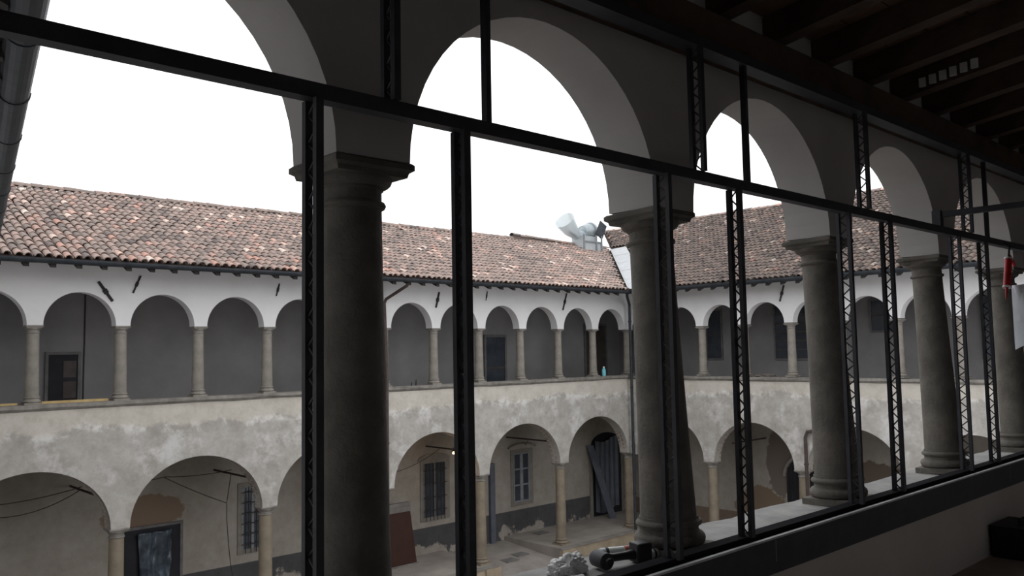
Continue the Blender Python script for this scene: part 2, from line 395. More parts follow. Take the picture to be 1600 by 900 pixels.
# --- back facade
colsA = [XA0 - P * i for i in range(14, -1, -1)]            # left to right
b, _ = arcade(colsA, .155, ZCAP, .735, 2.50, 0 - .15, .15, mapA, ends=(-2, XB + .15))
structure(b.build('wall_back_upper', 'white_plaster'), 'white upper wall with round arches of the back gallery', 'wall')
lowA = [XA0 - 2 * P * i for i in range(7, -1, -1)]
b, soffA = arcade(lowA, .20, LC, 1.42, -1.06, -.20, .20, mapA, ends=(-2, XB + .2))
wb = structure(b.build('wall_back', 'facade_plaster'), 'scraped cream lower wall with wide arches facing the court', 'wall')
colsB = [D - PB * k for k in range(11, -1, -1)]
b, _ = arcade(colsB, .145, ZCAP + .02, .69, 2.50, -.15, .15, mapB, ends=(0.0, D + .15))
structure(b.build('wall_right_upper', 'white_plaster'), 'white upper wall with round arches of the right gallery', 'wall')
lowB = [19.80 - 3.31 * k for k in range(6, -1, -1)]
b, soffB = arcade(lowB, .20, LC - .05, 1.38, -1.08, -.20, .20, mapB, ends=(0.0, D + .2))
wr = structure(b.build('wall_right', 'facade_plaster'), 'scraped cream lower wall with wide arches on the right', 'wall')
def soffit(arcs, mp, parent):
    for arc in arcs:
        me_v = []; me_f = []; uvs = []
        L_ = 0; acc = [0]
        for (a0, z0), (a1, z1) in zip(arc, arc[1:]): L_ += math.hypot(a1 - a0, z1 - z0); acc.append(L_)
        mid = (arc[0][0] + arc[-1][0]) / 2; zs = arc[0][1]
        for k, (a, z) in enumerate(arc):
            dx, dz = mid - a, (zs - .3) - z; l = math.hypot(dx, dz) or 1
            for t in (-.12, .19):
                me_v.append(mp(a + dx / l * .012, t, z + dz / l * .012)); uvs.append((acc[k], t + .5))
        for k in range(len(arc) - 1): me_f.append((2 * k, 2 * k + 1, 2 * k + 3, 2 * k + 2))
        b = MB(); b.v = me_v; b.f = me_f
        o = b.build('painted_soffit', 'brick_soffit', parent, weld=False)
        uv = o.data.uv_layers.new(name='UVMap')
        for lp in o.data.loops: uv.data[lp.index].uv = uvs[lp.vertex_index]
soffit(soffA[1:], mapA, wb); soffit(soffB[2:], mapB, wr)
# ledges under the upper columns (slightly wavy stone string)
def ledge(name, s0, s1, mp, label, z0, seed):
    b = MB(); rnd = random.Random(seed); n = 40; pr = []
    for k in range(n + 1):
        s = s0 + (s1 - s0) * k / n
        pr.append([(s, t, z) for t, z in ((-.27 + rnd.uniform(-.02, .01), z0 - .015), (-.27 + rnd.uniform(-.02, .01), z0 - .075 + rnd.uniform(-.012, .012)), (-.205, z0 - .135 + rnd.uniform(-.012, .012)), (.21, z0 - .135), (.21, z0), (-.25, z0))])
    for r0, r1 in zip(pr, pr[1:]):
        for i in range(6):
            j = (i + 1) % 6; b.add([mp(*r0[i]), mp(*r1[i]), mp(*r1[j]), mp(*r0[j])], [(0, 1, 2, 3)])
    structure(b.build(name, 'ledge_stone'), label, 'ledge')
ledge('trim_2', -2, XB - .27, mapA, 'weathered stone ledge under the back gallery columns', ZS, 1)
ledge('trim_3', 0.0, D + .2, mapB, 'weathered stone ledge under the right gallery columns', ZS - .02, 2)

# gallery slabs, inner walls
Yb, Xb = D + DEP, XB + DEP
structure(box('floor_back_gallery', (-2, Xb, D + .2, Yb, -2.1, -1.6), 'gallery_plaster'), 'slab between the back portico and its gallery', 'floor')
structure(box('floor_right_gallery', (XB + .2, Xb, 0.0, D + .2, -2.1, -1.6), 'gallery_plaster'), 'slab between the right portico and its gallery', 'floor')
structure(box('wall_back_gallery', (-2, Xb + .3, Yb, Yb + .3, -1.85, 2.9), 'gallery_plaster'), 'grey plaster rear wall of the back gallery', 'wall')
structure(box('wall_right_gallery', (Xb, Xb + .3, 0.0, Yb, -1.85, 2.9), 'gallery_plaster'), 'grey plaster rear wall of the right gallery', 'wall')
structure(box('ceiling_back_gallery', (-2, Xb, D + .15, Yb, 1.62, 1.72), 'eave_timber'), 'dark ceiling of the back gallery', 'ceiling')
structure(box('ceiling_right_gallery', (XB + .15, Xb, 0.0, D + .15, 1.62, 1.72), 'eave_timber'), 'dark ceiling of the right gallery', 'ceiling')
structure(box('wall_back_portico', (-2, Xb + .3, Yb, Yb + .3, GL, -1.85), 'portico_back'), 'beige portico rear wall with flaking dark dado', 'wall')
structure(box('wall_right_portico', (Xb, Xb + .3, 0.0, Yb, GL, -1.85), 'portico_right'), 'stained beige rear wall of the right portico', 'wall')
# portico floors and kerbs; one bay (with no kerb) ramps down to the court
RX0, RX1 = 17.45, 20.25
structure(box('floor_back_portico', (-2, RX0, D - .42, Yb, GL, PF), 'portico_paving'), 'pale paving of the back portico, left of the ramp', 'floor')
structure(box('floor_corner_portico', (RX1, Xb, D - .42, Yb, GL, PF), 'portico_paving'), 'pale paving of the portico in the court corner', 'floor')
b = MB(); b.add([(x, y, z) for x in (RX0, RX1) for (y, z) in ((D - .9, GL + .002), (Yb, -6.62), (Yb, GL), (D - .9, GL))], [(0, 1, 2, 3), (7, 6, 5, 4), (0, 4, 5, 1), (1, 5, 6, 2)])
structure(b.build('floor_ramp', 'portico_paving'), 'sloping pale floor through the bay without kerb', 'floor')
structure(box('floor_right_portico', (XB - .42, Xb, 0.0, D - .42, GL, PF), 'portico_paving'), 'paving of the right portico', 'floor')
def kerb(name, dims, cap, label):
    t = tag(box(name, dims, 'kerb_stone'), label, 'kerb', kind='structure')
    MB().box(*cap).build('kerb_cap', 'kerb_cap', t)
kerb('trim_4', (RX1, XB - .46, D - .50, D - .424, GL, PF - .04), (RX1 - .02, XB - .46, D - .53, D - .32, PF - .038, PF + .012), 'tan stone kerb with grey cap near the court corner')
kerb('trim_5', (-2, RX0, D - .50, D - .424, GL, PF - .04), (-2, RX0 + .02, D - .53, D - .32, PF - .038, PF + .012), 'tan stone kerb with grey cap left of the ramp')
kerb('trim_6', (XB - .50, XB - .424, 0, D - .42, GL, PF - .04), (XB - .53, XB - .32, 0, D - .42, PF - .038, PF + .012), 'tan stone kerb along the right portico')
for (x, y, i) in ((18.85, 20.55, 0), (19.55, 20.80, 1), (21.5, 21.75, 2)):
    z = PF if x > RX1 else GL + .002 + (y - (D - .9)) / (Yb - D + .9) * (-6.62 - GL)
    b = MB(); b.box(x - .26, x + .26, y - .2, y + .2, z - .03, z + .022)
    o = b.build('manhole_cover', 'manhole', origin=(x, y, z))
    tag(o, ['square manhole cover on the ramp, left one of the pair', 'square manhole cover on the ramp, right one of the pair', 'square manhole cover in the paving by the rear wall'][i], 'manhole cover')

# --- left wing (set slightly askew): eave, soffit, wall
CA = Vector((0.22, 0.0, 0)); CB = Vector((3.74, 19.2, 0)); cd = (CB - CA).normalized(); cn = Vector((-cd.y, cd.x, 0))   # cn points left, away from court
def mapC(s, t, z): q = CA + cd * s + cn * t; return (q.x, q.y, z)
b = MB(); vs = [mapC(s, t, z) for s in (3.0, 24) for t in (.95, 1.25) for z in (GL, 2.5)]
b.add(vs, [(0, 1, 3, 2), (4, 6, 7, 5), (0, 4, 5, 1), (2, 3, 7, 6), (0, 2, 6, 4), (1, 5, 7, 3)])
structure(b.build('wall_left', 'white_plaster'), 'white wall of the left wing', 'wall')
b = MB(); slab(b, [mapC(2.4, .0, 2.14), mapC(19.4, .0, 2.14), mapC(24, 4.8, 4.4), mapC(2.4, 4.8, 4.4)], .05)
rl = structure(b.build('roof_left', 'eave_timber'), 'underside of the left wing eave at the picture edge', 'roof')
for k in range(32):
    s = 3.0 + .5 * k
    b = MB(); vs = [mapC(s + ds, t, 1.98 + .47 * t + dz) for ds in (-.05, .05) for t in (.10, .95) for dz in (0, .10)]
    b.add(vs, [(0, 1, 3, 2), (4, 6, 7, 5), (0, 4, 5, 1), (2, 3, 7, 6), (0, 2, 6, 4), (1, 5, 7, 3)]); b.build('rafter_tail', 'eave_timber', rl)

# ================================================================== GUTTERS
def gutter(name, mp, s0, s1, zt, r, label, joints=None):
    b = MB(); n = 10
    outer = [(-r * math.cos(math.pi * k / n), -r * math.sin(math.pi * k / n)) for k in range(n + 1)]
    inner = [(a * .88, c * .88) for a, c in outer][::-1]
    pr = outer + inner; A = [mp(s0, t, zt + z) for t, z in pr]; B = [mp(s1, t, zt + z) for t, z in pr]; m_ = len(pr)
    b.add(A + B, [(i, (i + 1) % m_, m_ + (i + 1) % m_, m_ + i) for i in range(m_)] + [tuple(range(m_)), tuple(range(m_, 2 * m_))[::-1]])
    o = tag(b.build(name, 'gutter_metal', smooth=False), label, 'gutter')
    for s in joints or []:
        b = MB(); ro = r * 1.07
        pr = [(-ro * math.cos(math.pi * k / n), -ro * math.sin(math.pi * k / n)) for k in range(n + 1)]
        A = [mp(s - .03, t, zt + z) for t, z in pr]; B = [mp(s + .03, t, zt + z) for t, z in pr]; m_ = len(pr)
        b.add(A + B, [(i, i + 1, m_ + i + 1, m_ + i) for i in range(m_ - 1)] + [tuple(range(m_)), tuple(range(m_, 2 * m_))[::-1]])
        b.build('joint', 'gutter_metal', o)
    return o
gutter('gutter', lambda s, t, z: (s, D - 1.06 + t, z), 3.70, XB - 1.20, 2.052, .10, 'dark half-round gutter along the back roof eave')
gutter('gutter', lambda s, t, z: (XB - 1.06 + t, s, z), 0.5, D - .94, 2.075, .12, 'dark half-round gutter along the right roof eave')
gutter('gutter', lambda s, t, z: mapC(s, t, z), 3.0, 19.3, 2.10, .11, 'dark jointed gutter high at the left picture edge', joints=[4.6 + 1.45 * k for k in range(10)])

# ================================================================== TILED ROOFS
SLP = 0.451; ang = math.atan(SLP)
def tile_geo():
    n = 6; L_ = .40; out = []
    for (y, r, lift) in ((0, .083, .030), (L_, .068, .004)):
        for k in range(n + 1):
            a = math.pi * k / n; out.append((-r * math.cos(a), y, lift + r * .85 * math.sin(a)))
    for k in range(n + 1):
        a = math.pi * k / n; r = .066; out.append((-r * math.cos(a), .002, .026 + r * .85 * math.sin(a)))
    fs = [(k, k + 1, n + 2 + k, n + 1 + k) for k in range(n)] + [(k + 1, k, 2 * n + 2 + k, 2 * n + 3 + k) for k in range(n)]
    return out, fs
TV, TF = tile_geo()
tile_me = bpy.data.meshes.new('tile'); tile_me.from_pydata(TV, [], TF); tile_me.materials.append(M['roof_tile'])
tile_me.polygons.foreach_set('use_smooth', [True] * len(tile_me.polygons)); tile_me.set_sharp_from_angle(angle=math.radians(40))
tile_me_b = tile_me.copy(); tile_me_b.materials[0] = M['brown_tile']
def tile_roof(roof, origin, along, upd, n_al, n_up, keep, seed, pitch=.186, course=.30, visible=None, tm=None, fm='roof_tile_field'):
    """origin: eave start; along: unit vector along eave; upd: unit vector up the slope"""
    rnd = random.Random(seed); nrm = along.cross(upd).normalized()
    if nrm.z < 0: nrm = -nrm
    right = upd.cross(nrm).normalized(); items = []
    for i in range(n_al):
        col_j = rnd.uniform(-.008, .008)
        for j in range(n_up):
            p = origin + along * (i * pitch + pitch / 2) + upd * (j * course - .03)
            if not keep(p): continue
            tint_n = mnoise.noise(p * .55) * .5 + mnoise.noise(p * 2.1) * .35
            p = p + along * (col_j + rnd.uniform(-.012, .012)) + upd * rnd.uniform(-.028, .028) + nrm * (.008 + rnd.uniform(-.004, .008) + .02 * mnoise.noise(p * .4))
            ti = rnd.gauss(.46, .16) + tint_n * .35
            if rnd.random() < .06: ti = rnd.uniform(.93, 1)
            rot = rnd.uniform(-.05, .05)
            r2 = (right * math.cos(rot) + upd * math.sin(rot)); u2 = (upd * math.cos(rot) - right * math.sin(rot))
            items.append((p, r2, u2, nrm, min(1, max(0, ti))))
    vis = [it for it in items if visible is None or visible(it[0])]
    vis.sort(key=lambda it: it[0].length); near = set(id(it) for it in vis[:300])
    vs = []; fs = []; tints = []
    for it in items:
        p, r2, u2, n2, ti = it
        if id(it) in near:
            o = bpy.data.objects.new('tile', tm or tile_me); link(o, roof)
            mm = Matrix((r2, u2, n2)).transposed().to_4x4(); mm.translation = p; o.matrix_local = mm
        else:
            k = len(vs); vs += [tuple(p + r2 * a + u2 * c + n2 * d) for a, c, d in TV]; fs += [tuple(q + k for q in f) for f in TF]; tints += [ti] * len(TF)
    me = bpy.data.meshes.new('tile_field'); me.from_pydata(vs, [], fs); me.materials.append(M[fm])
    at = me.attributes.new('tint', 'FLOAT', 'FACE'); at.data.foreach_set('value', tints)
    me.polygons.foreach_set('use_smooth', [True] * len(me.polygons)); me.set_sharp_from_angle(angle=math.radians(40))
    o = bpy.data.objects.new('tile_field', me); link(o, roof); o['kind'] = 'stuff'
def cam_px(p):
    d = p.dot(fw); return 800 + F_PX * p.dot(rt) / d, 450 - F_PX * p.dot(up) / d
inframe = lambda p: (lambda u, v: 0 < u < 1600 and 0 < v < 900)(*cam_px(p)) if p.dot(fw) > .1 else False
EY, EX, EZ = D - 1.10, XB - 1.10, 2.067        # eave lines
RYA, RXB = D + 4.0, XB + 7.0                # ridge lines
ZRA, ZRB = EZ + SLP * (RYA - EY), EZ + SLP * (RXB - EX)
VX = EX + (RYA - EY)                        # valley meets the back ridge here
b = MB(); slab(b, [(-1.0, EY, EZ), (EX, EY, EZ), (VX, RYA, ZRA), (-1.0, RYA, ZRA)], .05)
slab(b, [(-1.0, RYA, ZRA), (VX, RYA, ZRA), (VX + 1, RYA + 4, ZRA - 1.9), (-1.0, RYA + 4, ZRA - 1.9)], .05)
ra = structure(b.build('roof_back', 'tile_bed'), 'reddish brown barrel-tiled roof of the back wing', 'roof')
upA = Vector((0, math.cos(ang), math.sin(ang))); alA = Vector((1, 0, 0))
tile_roof(ra, Vector((2.6, EY, EZ)), alA, upA, 140, 19, lambda p: p.x < EX + (p.y - EY) - .20 and p.y < RYA - .03, 11, visible=inframe)
b = MB(); slab(b, [(EX, 0, EZ), (EX, EY, EZ), (VX, RYA, ZRA), (RXB, RYA + (RXB - VX), ZRB), (RXB, 0, ZRB)], .05)
slab(b, [(RXB, 0, ZRB), (RXB, RYA + (RXB - VX), ZRB), (RXB + 4, RYA + (RXB - VX), ZRB - 1.9), (RXB + 4, 0, ZRB - 1.9)], .05)
rb = structure(b.build('roof_right', 'tile_bed'), 'brown barrel-tiled roof of the right wing', 'roof')
upB = Vector((math.cos(ang), 0, math.sin(ang))); alB = Vector((0, 1, 0))
tile_roof(rb, Vector((EX, 4.0, EZ)), alB, upB, 128, 30, lambda p: p.y < EY + (p.x - EX) - .78 and p.x < RXB - .03 or (p.x > VX + .15 and p.y < EY + (p.x - EX) and p.x < RXB - .03), 12, visible=inframe, tm=tile_me_b, fm='brown_tile_field')
# ridge tiles
rnd = random.Random(5)
def ridge(roof, p0, p1, n, lift=None):
    d = (p1 - p0) / n; dl = d.normalized(); side = Vector((-dl.y, dl.x, 0)); first = None
    for k in range(n):
        p = p0 + d * k
        if first is None:
            b = MB(); r0, r1, L_ = .135, .115, d.length * 1.12; vs = []
            for y, r in ((0, r0), (L_, r1), (0.003, r0 - .02)):
                for q in range(7): a = math.pi * q / 6; vs.append((0 + y, -r * math.cos(a), r * .8 * math.sin(a)))
            b.add(vs, [(q, q + 1, 8 + q, 7 + q) for q in range(6)] + [(q + 1, q, 14 + q, 15 + q) for q in range(6)])
            o = b.build('ridge_tile', 'roof_tile', roof, weld=False); first = o.data
        else: o = link(bpy.data.objects.new('ridge_tile', first), roof)
        o.location = p + Vector((0, 0, .045 + rnd.uniform(-.012, .012) + (lift(k) if lift else 0))); o.rotation_euler = (0, 0, math.atan2(dl.y, dl.x))
ridge(ra, Vector((4.4, RYA, ZRA)), Vector((VX - .3, RYA, ZRA)), 62, lambda k: .13 * max(0, 1 - (k - 47) / 10) if k > 46 else 0)
b = MB(); dxr = (VX - .3 - 4.4) / 62; b.add([(4.4 + dxr * kk, RYA + dy, ZRA + dz) for kk, dzz in ((47, .16), (57, .03)) for dy in (-.1, .1) for dz in (-.05, dzz)], [(0, 1, 3, 2), (4, 6, 7, 5), (0, 4, 5, 1), (2, 3, 7, 6), (0, 2, 6, 4), (1, 5, 7, 3)])
b.build('ridge_mortar', 'brown_tile', ra)
ridge(rb, Vector((RXB, 9.0, ZRB)), Vector((RXB, RYA + 3, ZRB)), 46)
for k in range(41):      # rafter tails under the eaves
    x = 3.35 + .5 * k
    if x > XB - 1.2: break
    b = MB(); b.add([(x + dx, y, z + dz) for dx in (-.055, .055) for (y, z) in ((D - 1.0, 1.88), (D - .15, 2.26)) for dz in (0, .12)], [(0, 1, 3, 2), (4, 6, 7, 5), (0, 4, 5, 1), (2, 3, 7, 6), (0, 2, 6, 4), (1, 5, 7, 3)])
    b.build('rafter_tail', 'eave_timber', ra)
for k in range(30):
    y = 4.6 + .5 * k
    if y > D - 1.2: break
    b = MB(); b.add([(x, y + dy, z + dz) for dy in (-.055, .055) for (x, z) in ((XB - 1.0, 1.88), (XB - .15, 2.26)) for dz in (0, .12)], [(0, 1, 3, 2), (4, 6, 7, 5), (0, 4, 5, 1), (2, 3, 7, 6), (0, 2, 6, 4), (1, 5, 7, 3)])
    b.build('rafter_tail', 'eave_timber', rb)
# valley flashing: folded sheets following the valley
vf = thing('valley_flashing', 'white sheet-metal valley flashing where the two roofs meet', 'flashing', (EX, EY, EZ))
nseg = 5
for k in range(nseg):
    a, e = k / nseg, (k + 1) / nseg + .01; b = MB(); H = .055; WW = .16; WB = .80
    vx = lambda f: EX + f * (VX - EX) * .98; vy = lambda f: EY + f * (RYA - EY) * .98
    zz_ = lambda x, y: EZ + SLP * min(x - EX, y - EY)
    vs = []
    for f in (a, e):
        x, y = vx(f), vy(f); zc = EZ + SLP * (x - EX)
        vs += [(x - WW, y, zc + H + .06), (x, y, zc + H), (x, y - WB, zc + H + .045)]
    vs2 = [(x, y, z + .012) for x, y, z in vs]
    b.add(vs + vs2, [(0, 1, 4, 3), (1, 2, 5, 4), (6, 7, 10, 9), (7, 8, 11, 10), (0, 3, 9, 6), (2, 5, 11, 8), (0, 1, 7, 6), (1, 2, 8, 7), (3, 4, 10, 9), (4, 5, 11, 10)])
    b.build('sheet', 'white_flashing', vf)
# roof ventilation unit on the back ridge
rv = thing('roof_ventilator', 'galvanised ventilation unit with flared hoods on the back ridge', 'ventilator', (26.7, 23.9, ZRA - .05))
MB().box(26.0, 27.15, 23.45, 24.3, ZRA - .3, ZRA + .16).build('base_box', 'vent_white', rv)
MB().box(26.1, 27.0, 23.55, 24.2, ZRA + .16, ZRA + .42).build('plenum', 'vent_white', rv)
MB().tube([(26.45, 23.9, ZRA + .62), (26.95, 23.9, ZRA + .72)], [.28, .36], 20).build('drum', 'galvanised', rv, smooth=True)
MB().tube([(26.90, 23.85, ZRA + .70), (26.98, 23.85, ZRA + .72)], [.385, .385], 20).build('drum_band', 'galvanised', rv, smooth=True)
b = MB(); b.tube([(26.45, 23.9, ZRA + .50), (26.0, 23.9, ZRA + .52), (25.65, 23.85, ZRA + .68), (25.25, 23.8, ZRA + 1.02)], [.20, .24, .34, .44], 18, caps=False); b.build('hood', 'clear_plastic', rv, smooth=True)
MB().tube([(26.0, 23.88, ZRA + .44), (25.6, 23.85, ZRA + .56)], .05, 8).build('hood_motor', 'iron', rv)
pm = Matrix.Translation((27.15, 23.45, ZRA + .72)) @ Matrix.Rotation(math.radians(28), 4, 'Y')
MB().box(-.22, .22, -.03, .03, -.33, .33, pm).build('louvre_panel', 'gutter_metal', rv)
for (x, y) in ((26.02, 23.42), (26.80, 23.42), (27.13, 23.42), (27.13, 24.33)): MB().box(x - .03, x + .03, y - .03, y + .03, ZRA - .45, ZRA + .45).build('leg', 'vent_grey', rv)
MB().box(26.0, 27.15, 23.40, 23.44, ZRA + .14, ZRA + .20).build('frame_bar', 'vent_grey', rv)

# ================================================================== COLUMNS
def make_column(name, H, sc, mat, tp=.2, n=28, capmat=None):
    """square plinth, attic base, tapered shaft with astragal, moulded capital; local z from 0 to H"""
    t = bpy.data.objects.new(name, None); C.objects.link(t); t.empty_display_size = .1
    r = sc
    MB().box(-1.20 * r, 1.20 * r, -1.20 * r, 1.20 * r, 0, .30 * r).build('plinth', mat, t)
    z0 = .30 * r
    pr = [(1.10 * r, z0)]
    for k in range(7): a = -math.pi / 2 + math.pi * k / 6; pr.append((1.08 * r + .19 * r * math.cos(a), z0 + .22 * r + .22 * r * math.sin(a)))
    pr += [(1.06 * r, z0 + .47 * r), (1.04 * r, z0 + .58 * r), (1.08 * r, z0 + .66 * r)]
    for k in range(5): a = -math.pi / 2 + math.pi * k / 4; pr.append((1.08 * r + .10 * r * math.cos(a), z0 + .76 * r + .10 * r * math.sin(a)))
    pr += [(1.05 * r, z0 + .90 * r), (1.05 * r, z0 + .98 * r)]
    MB().lathe(pr, n).build('base', mat, t, smooth=True)
    zb = z0 + .98 * r; zt = H - 1.22 * r
    sh = []
    for k in range(9):
        f = k / 8; sh.append((r * (1.0 - tp * 1.5 * f + tp * .5 * f * f), zb + (zt - zb) * f))
    MB().lathe(sh, n).build('shaft', mat, t, smooth=True)
    rt_ = r * (1 - tp)
    cp = [(rt_, zt)]
    for k in range(5): a = -math.pi / 2 + math.pi * k / 4; cp.append((rt_ + .115 * r * math.cos(a), zt + .11 * r + .10 * r * math.sin(a)))
    cp += [(rt_, zt + .23 * r), (rt_, zt + .50 * r), (rt_ + .05 * r, zt + .52 * r), (rt_ + .05 * r, zt + .58 * r)]
    for k in range(1, 6): a = math.pi / 2 * k / 5; cp.append((rt_ + .05 * r + (tp + .02) * r * math.sin(a), zt + .58 * r + .22 * r * (1 - math.cos(a))))
    cp.append((rt_ + (tp + .07) * r, zt + .83 * r))
    cap = MB().lathe(cp, n).build('capital', capmat or mat, t, smooth=True)
    b = MB(); lv = [(1.06 * r, zt + .83 * r), (1.09 * r, zt + .95 * r), (1.20 * r, zt + 1.02 * r), (1.20 * r, zt + 1.16 * r), (1.13 * r, H)]
    vs = [(sx * q, sy * q, z) for q, z in lv for sx, sy in ((-1, -1), (1, -1), (1, 1), (-1, 1))]
    fs = [(4 * i + k, 4 * i + (k + 1) % 4, 4 * i + 4 + (k + 1) % 4, 4 * i + 4 + k) for i in range(len(lv) - 1) for k in range(4)] + [(3, 2, 1, 0), tuple(range(len(lv) * 4 - 4, len(lv) * 4))]
    b.add(vs, fs); b.build('abacus', capmat or mat, t)
    return t
def place(proto, state, x, y, z, label, group, rz=0):
    o = proto if not state else copy_tree(proto)
    state.append(1); o.location = (x, y, z); o.rotation_euler.z = rz; tag(o, label, 'column', group); return o
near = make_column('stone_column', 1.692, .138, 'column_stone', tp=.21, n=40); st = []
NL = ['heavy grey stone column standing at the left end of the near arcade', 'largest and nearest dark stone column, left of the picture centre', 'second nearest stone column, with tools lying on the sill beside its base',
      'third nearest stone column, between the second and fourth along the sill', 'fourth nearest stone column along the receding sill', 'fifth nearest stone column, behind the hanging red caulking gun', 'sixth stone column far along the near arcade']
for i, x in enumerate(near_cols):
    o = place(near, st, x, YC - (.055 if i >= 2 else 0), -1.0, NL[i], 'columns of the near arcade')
    if i >= 2: o.rotation_euler.x = -.041      # the old columns lean outwards a little
ORD = ['', 'first', 'second', 'third', 'fourth', 'fifth', 'sixth', 'seventh', 'eighth', 'ninth', 'tenth', 'eleventh', 'twelfth']
fa = make_column('gallery_column', ZCAP - ZS, .142, 'far_column_stone', tp=.14, n=20, capmat='ledge_stone'); st = []
place(fa, st, XA0 + .1, D - .02, ZS, 'slim gallery column in the court corner beside the downpipe', 'columns of the upper galleries')
for i in range(1, 13):
    place(fa, st, XA0 - P * i, D, ZS, 'slim grey column of the back gallery, %s to the left of the court corner' % ORD[i], 'columns of the upper galleries')
for k in range(1, 9):
    place(fa, st, XB, D - PB * k, ZS, 'slim grey column of the right gallery, %s to the right of the court corner' % ORD[k], 'columns of the upper galleries')
lo = make_column('portico_column', LC - PF, .18, 'portico_column_stone', tp=.13, n=24, capmat='ledge_stone'); st = []
for i in range(0, 7):
    lab = 'tan portico column in the court corner under the downpipe' if i == 0 else 'tan stone portico column on the back side, %s to the left of the court corner' % ORD[i]
    place(lo, st, XA0 - 2 * P * i - (.02 if i else -.05), D, PF, lab, 'columns of the ground floor portico')
for k in range(1, 5):
    place(lo, st, XB, lowB[-1 - k], PF - .05, 'tan stone portico column on the right side, %s to the right of the court corner' % ORD[k], 'columns of the ground floor portico')
for (x, lab) in ((RX0 - .22, 'tan pedestal block left of the ramp'), (RX1 + .30, 'tan pedestal block right of the ramp')):
    o = MB().box(x - .30, x + .30, D - .56, D - .505, GL, PF - .045).build('pedestal_block', 'kerb_stone', origin=(x, D - .53, GL)); structure(o, lab, 'pedestal')

# ================================================================== STEEL FRAME in front of the near columns
YF = 2.2966
fr = thing('glazing_frame', 'dark steel frame of rails and laced posts standing before the near columns', 'frame', (1.6, YF, -.95))
MB().box(-2.15, 12.35, YF - .025, YF + .030, .792, .842).build('rail', 'navy_steel', fr)
MB().box(-2.15, 12.35, YF - .030, YF + .060, 1.455, 1.505).build('top_rail', 'navy_steel', fr)
MB().box(-2.15, 12.35, YF - .048, YF + .005, -1.125, -.952).build('sill_beam', 'navy_steel', fr)
MB().box(-2.15, 12.35, YF - .050, YF - .030, -.958, -.948).build('beam_edge_sheen', 'edge_sheen', fr)['label'] = 'pale strip standing for the sky reflection on the beam edge'  # light grey colour paints the sky's grazing reflection along the beam
MB().box(-2.15, 12.35, YF - .010, YF + .060, -.951, -.925).build('bottom_rail', 'dull_black', fr)
for x_ in (3.87, 7.42): MB().box(x_ - .003, x_ + .003, YF - .0487, YF - .047, -1.07, -.965).build('beam_seam', 'vent_grey', fr)
def laced(x, z0, z1, depth, wd, th, nseg, first=True):
    y0, y1 = YF - depth / 2, YF + depth / 2
    b = MB().box(x - wd / 2, x + wd / 2, y0, y0 + th, z0, z1).box(x - wd / 2, x + wd / 2, y1 - th, y1, z0, z1)
    p = b.build('post', 'navy_steel', fr)
    b = MB()
    for k in range(nseg):
        za, zb_ = z0 + (z1 - z0) * k / nseg, z0 + (z1 - z0) * (k + 1) / nseg
        ya, yb_ = (y0 + th * .8, y1 - th * .8) if k % 2 == 0 else (y1 - th * .8, y0 + th * .8)
        b.tube([(x, ya, za), (x, yb_, zb_)], .0042, 5)
    b.build('lacing', 'navy_steel', p, weld=False)
for i in range(-1, 6):
    for (xx, dp, wd) in ((1.3072, .088, .026), (1.9025, .078, .030)):
        x = xx + P * i
        if x > -2: laced(x, -.925, .792, dp, wd, .021, 38)
    x = 1.6012 + P * i
    laced(x, .842, 1.455, .082, .026, .021, 14)
for i in (0, 1, 3):
    x = 2.03 + P * i
    MB().box(x - .012, x + .012, YF - .015, YF + .015, .842, 1.457).build('mullion', 'navy_steel', fr)
MB().box(6.335, 6.375, .6, YF - .026, .905, .945).build('cross_bar', 'navy_steel', fr)
MB().box(6.325, 6.385, YF - .028, YF + .03, .842, .955).build('cross_bar_bracket', 'navy_steel', fr)

# ================================================================== WALL ANCHORS on the upper walls
def anchor(p0, p1, r, label, out=(0, -.17, 0)):
    o_ = Vector(out); p0, p1 = Vector(p0) + o_, Vector(p1) + o_; mid = (p0 + p1) / 2
    t = thing('wall_anchor', label, 'wall anchor', mid - o_ * .15, group='iron wall anchors')
    MB().tube([p0, p1], r, 6).build('bar', 'iron', t)
    dd = (p1 - p0).normalized() * .05
    MB().tube([mid - dd, mid + dd], r * 1.7, 6).build('knot', 'iron', t)
for a, e, r, lab in (((5.976, 1.70), (6.28, 1.27), .032, 'thick iron tie anchor leaning left on the white wall, leftmost'), ((6.885, 1.87), (6.72, 1.47), .02, 'thin iron tie anchor leaning right, second from the left'),
                     ((10.348, 1.83), (10.26, 1.515), .018, 'short thin iron anchor just left of the big near column'), ((15.55, 1.797), (15.42, 1.33), .03, 'thick iron anchor between the near column and middle post'),
                     ((17.467, 1.884), (17.41, 1.598), .014, 'tiny iron anchor right of the middle post'), ((21.109, 1.946), (20.90, 1.365), .03, 'thick iron anchor above the bays near the court corner')):
    anchor((a[0], D, a[1]), (e[0], D, e[1]), r, lab)
anchor((XB, 13.50, 1.92), (XB, 13.66, 1.42), .03, 'iron tie anchor on the right wing wall', out=(-.17, 0, 0))

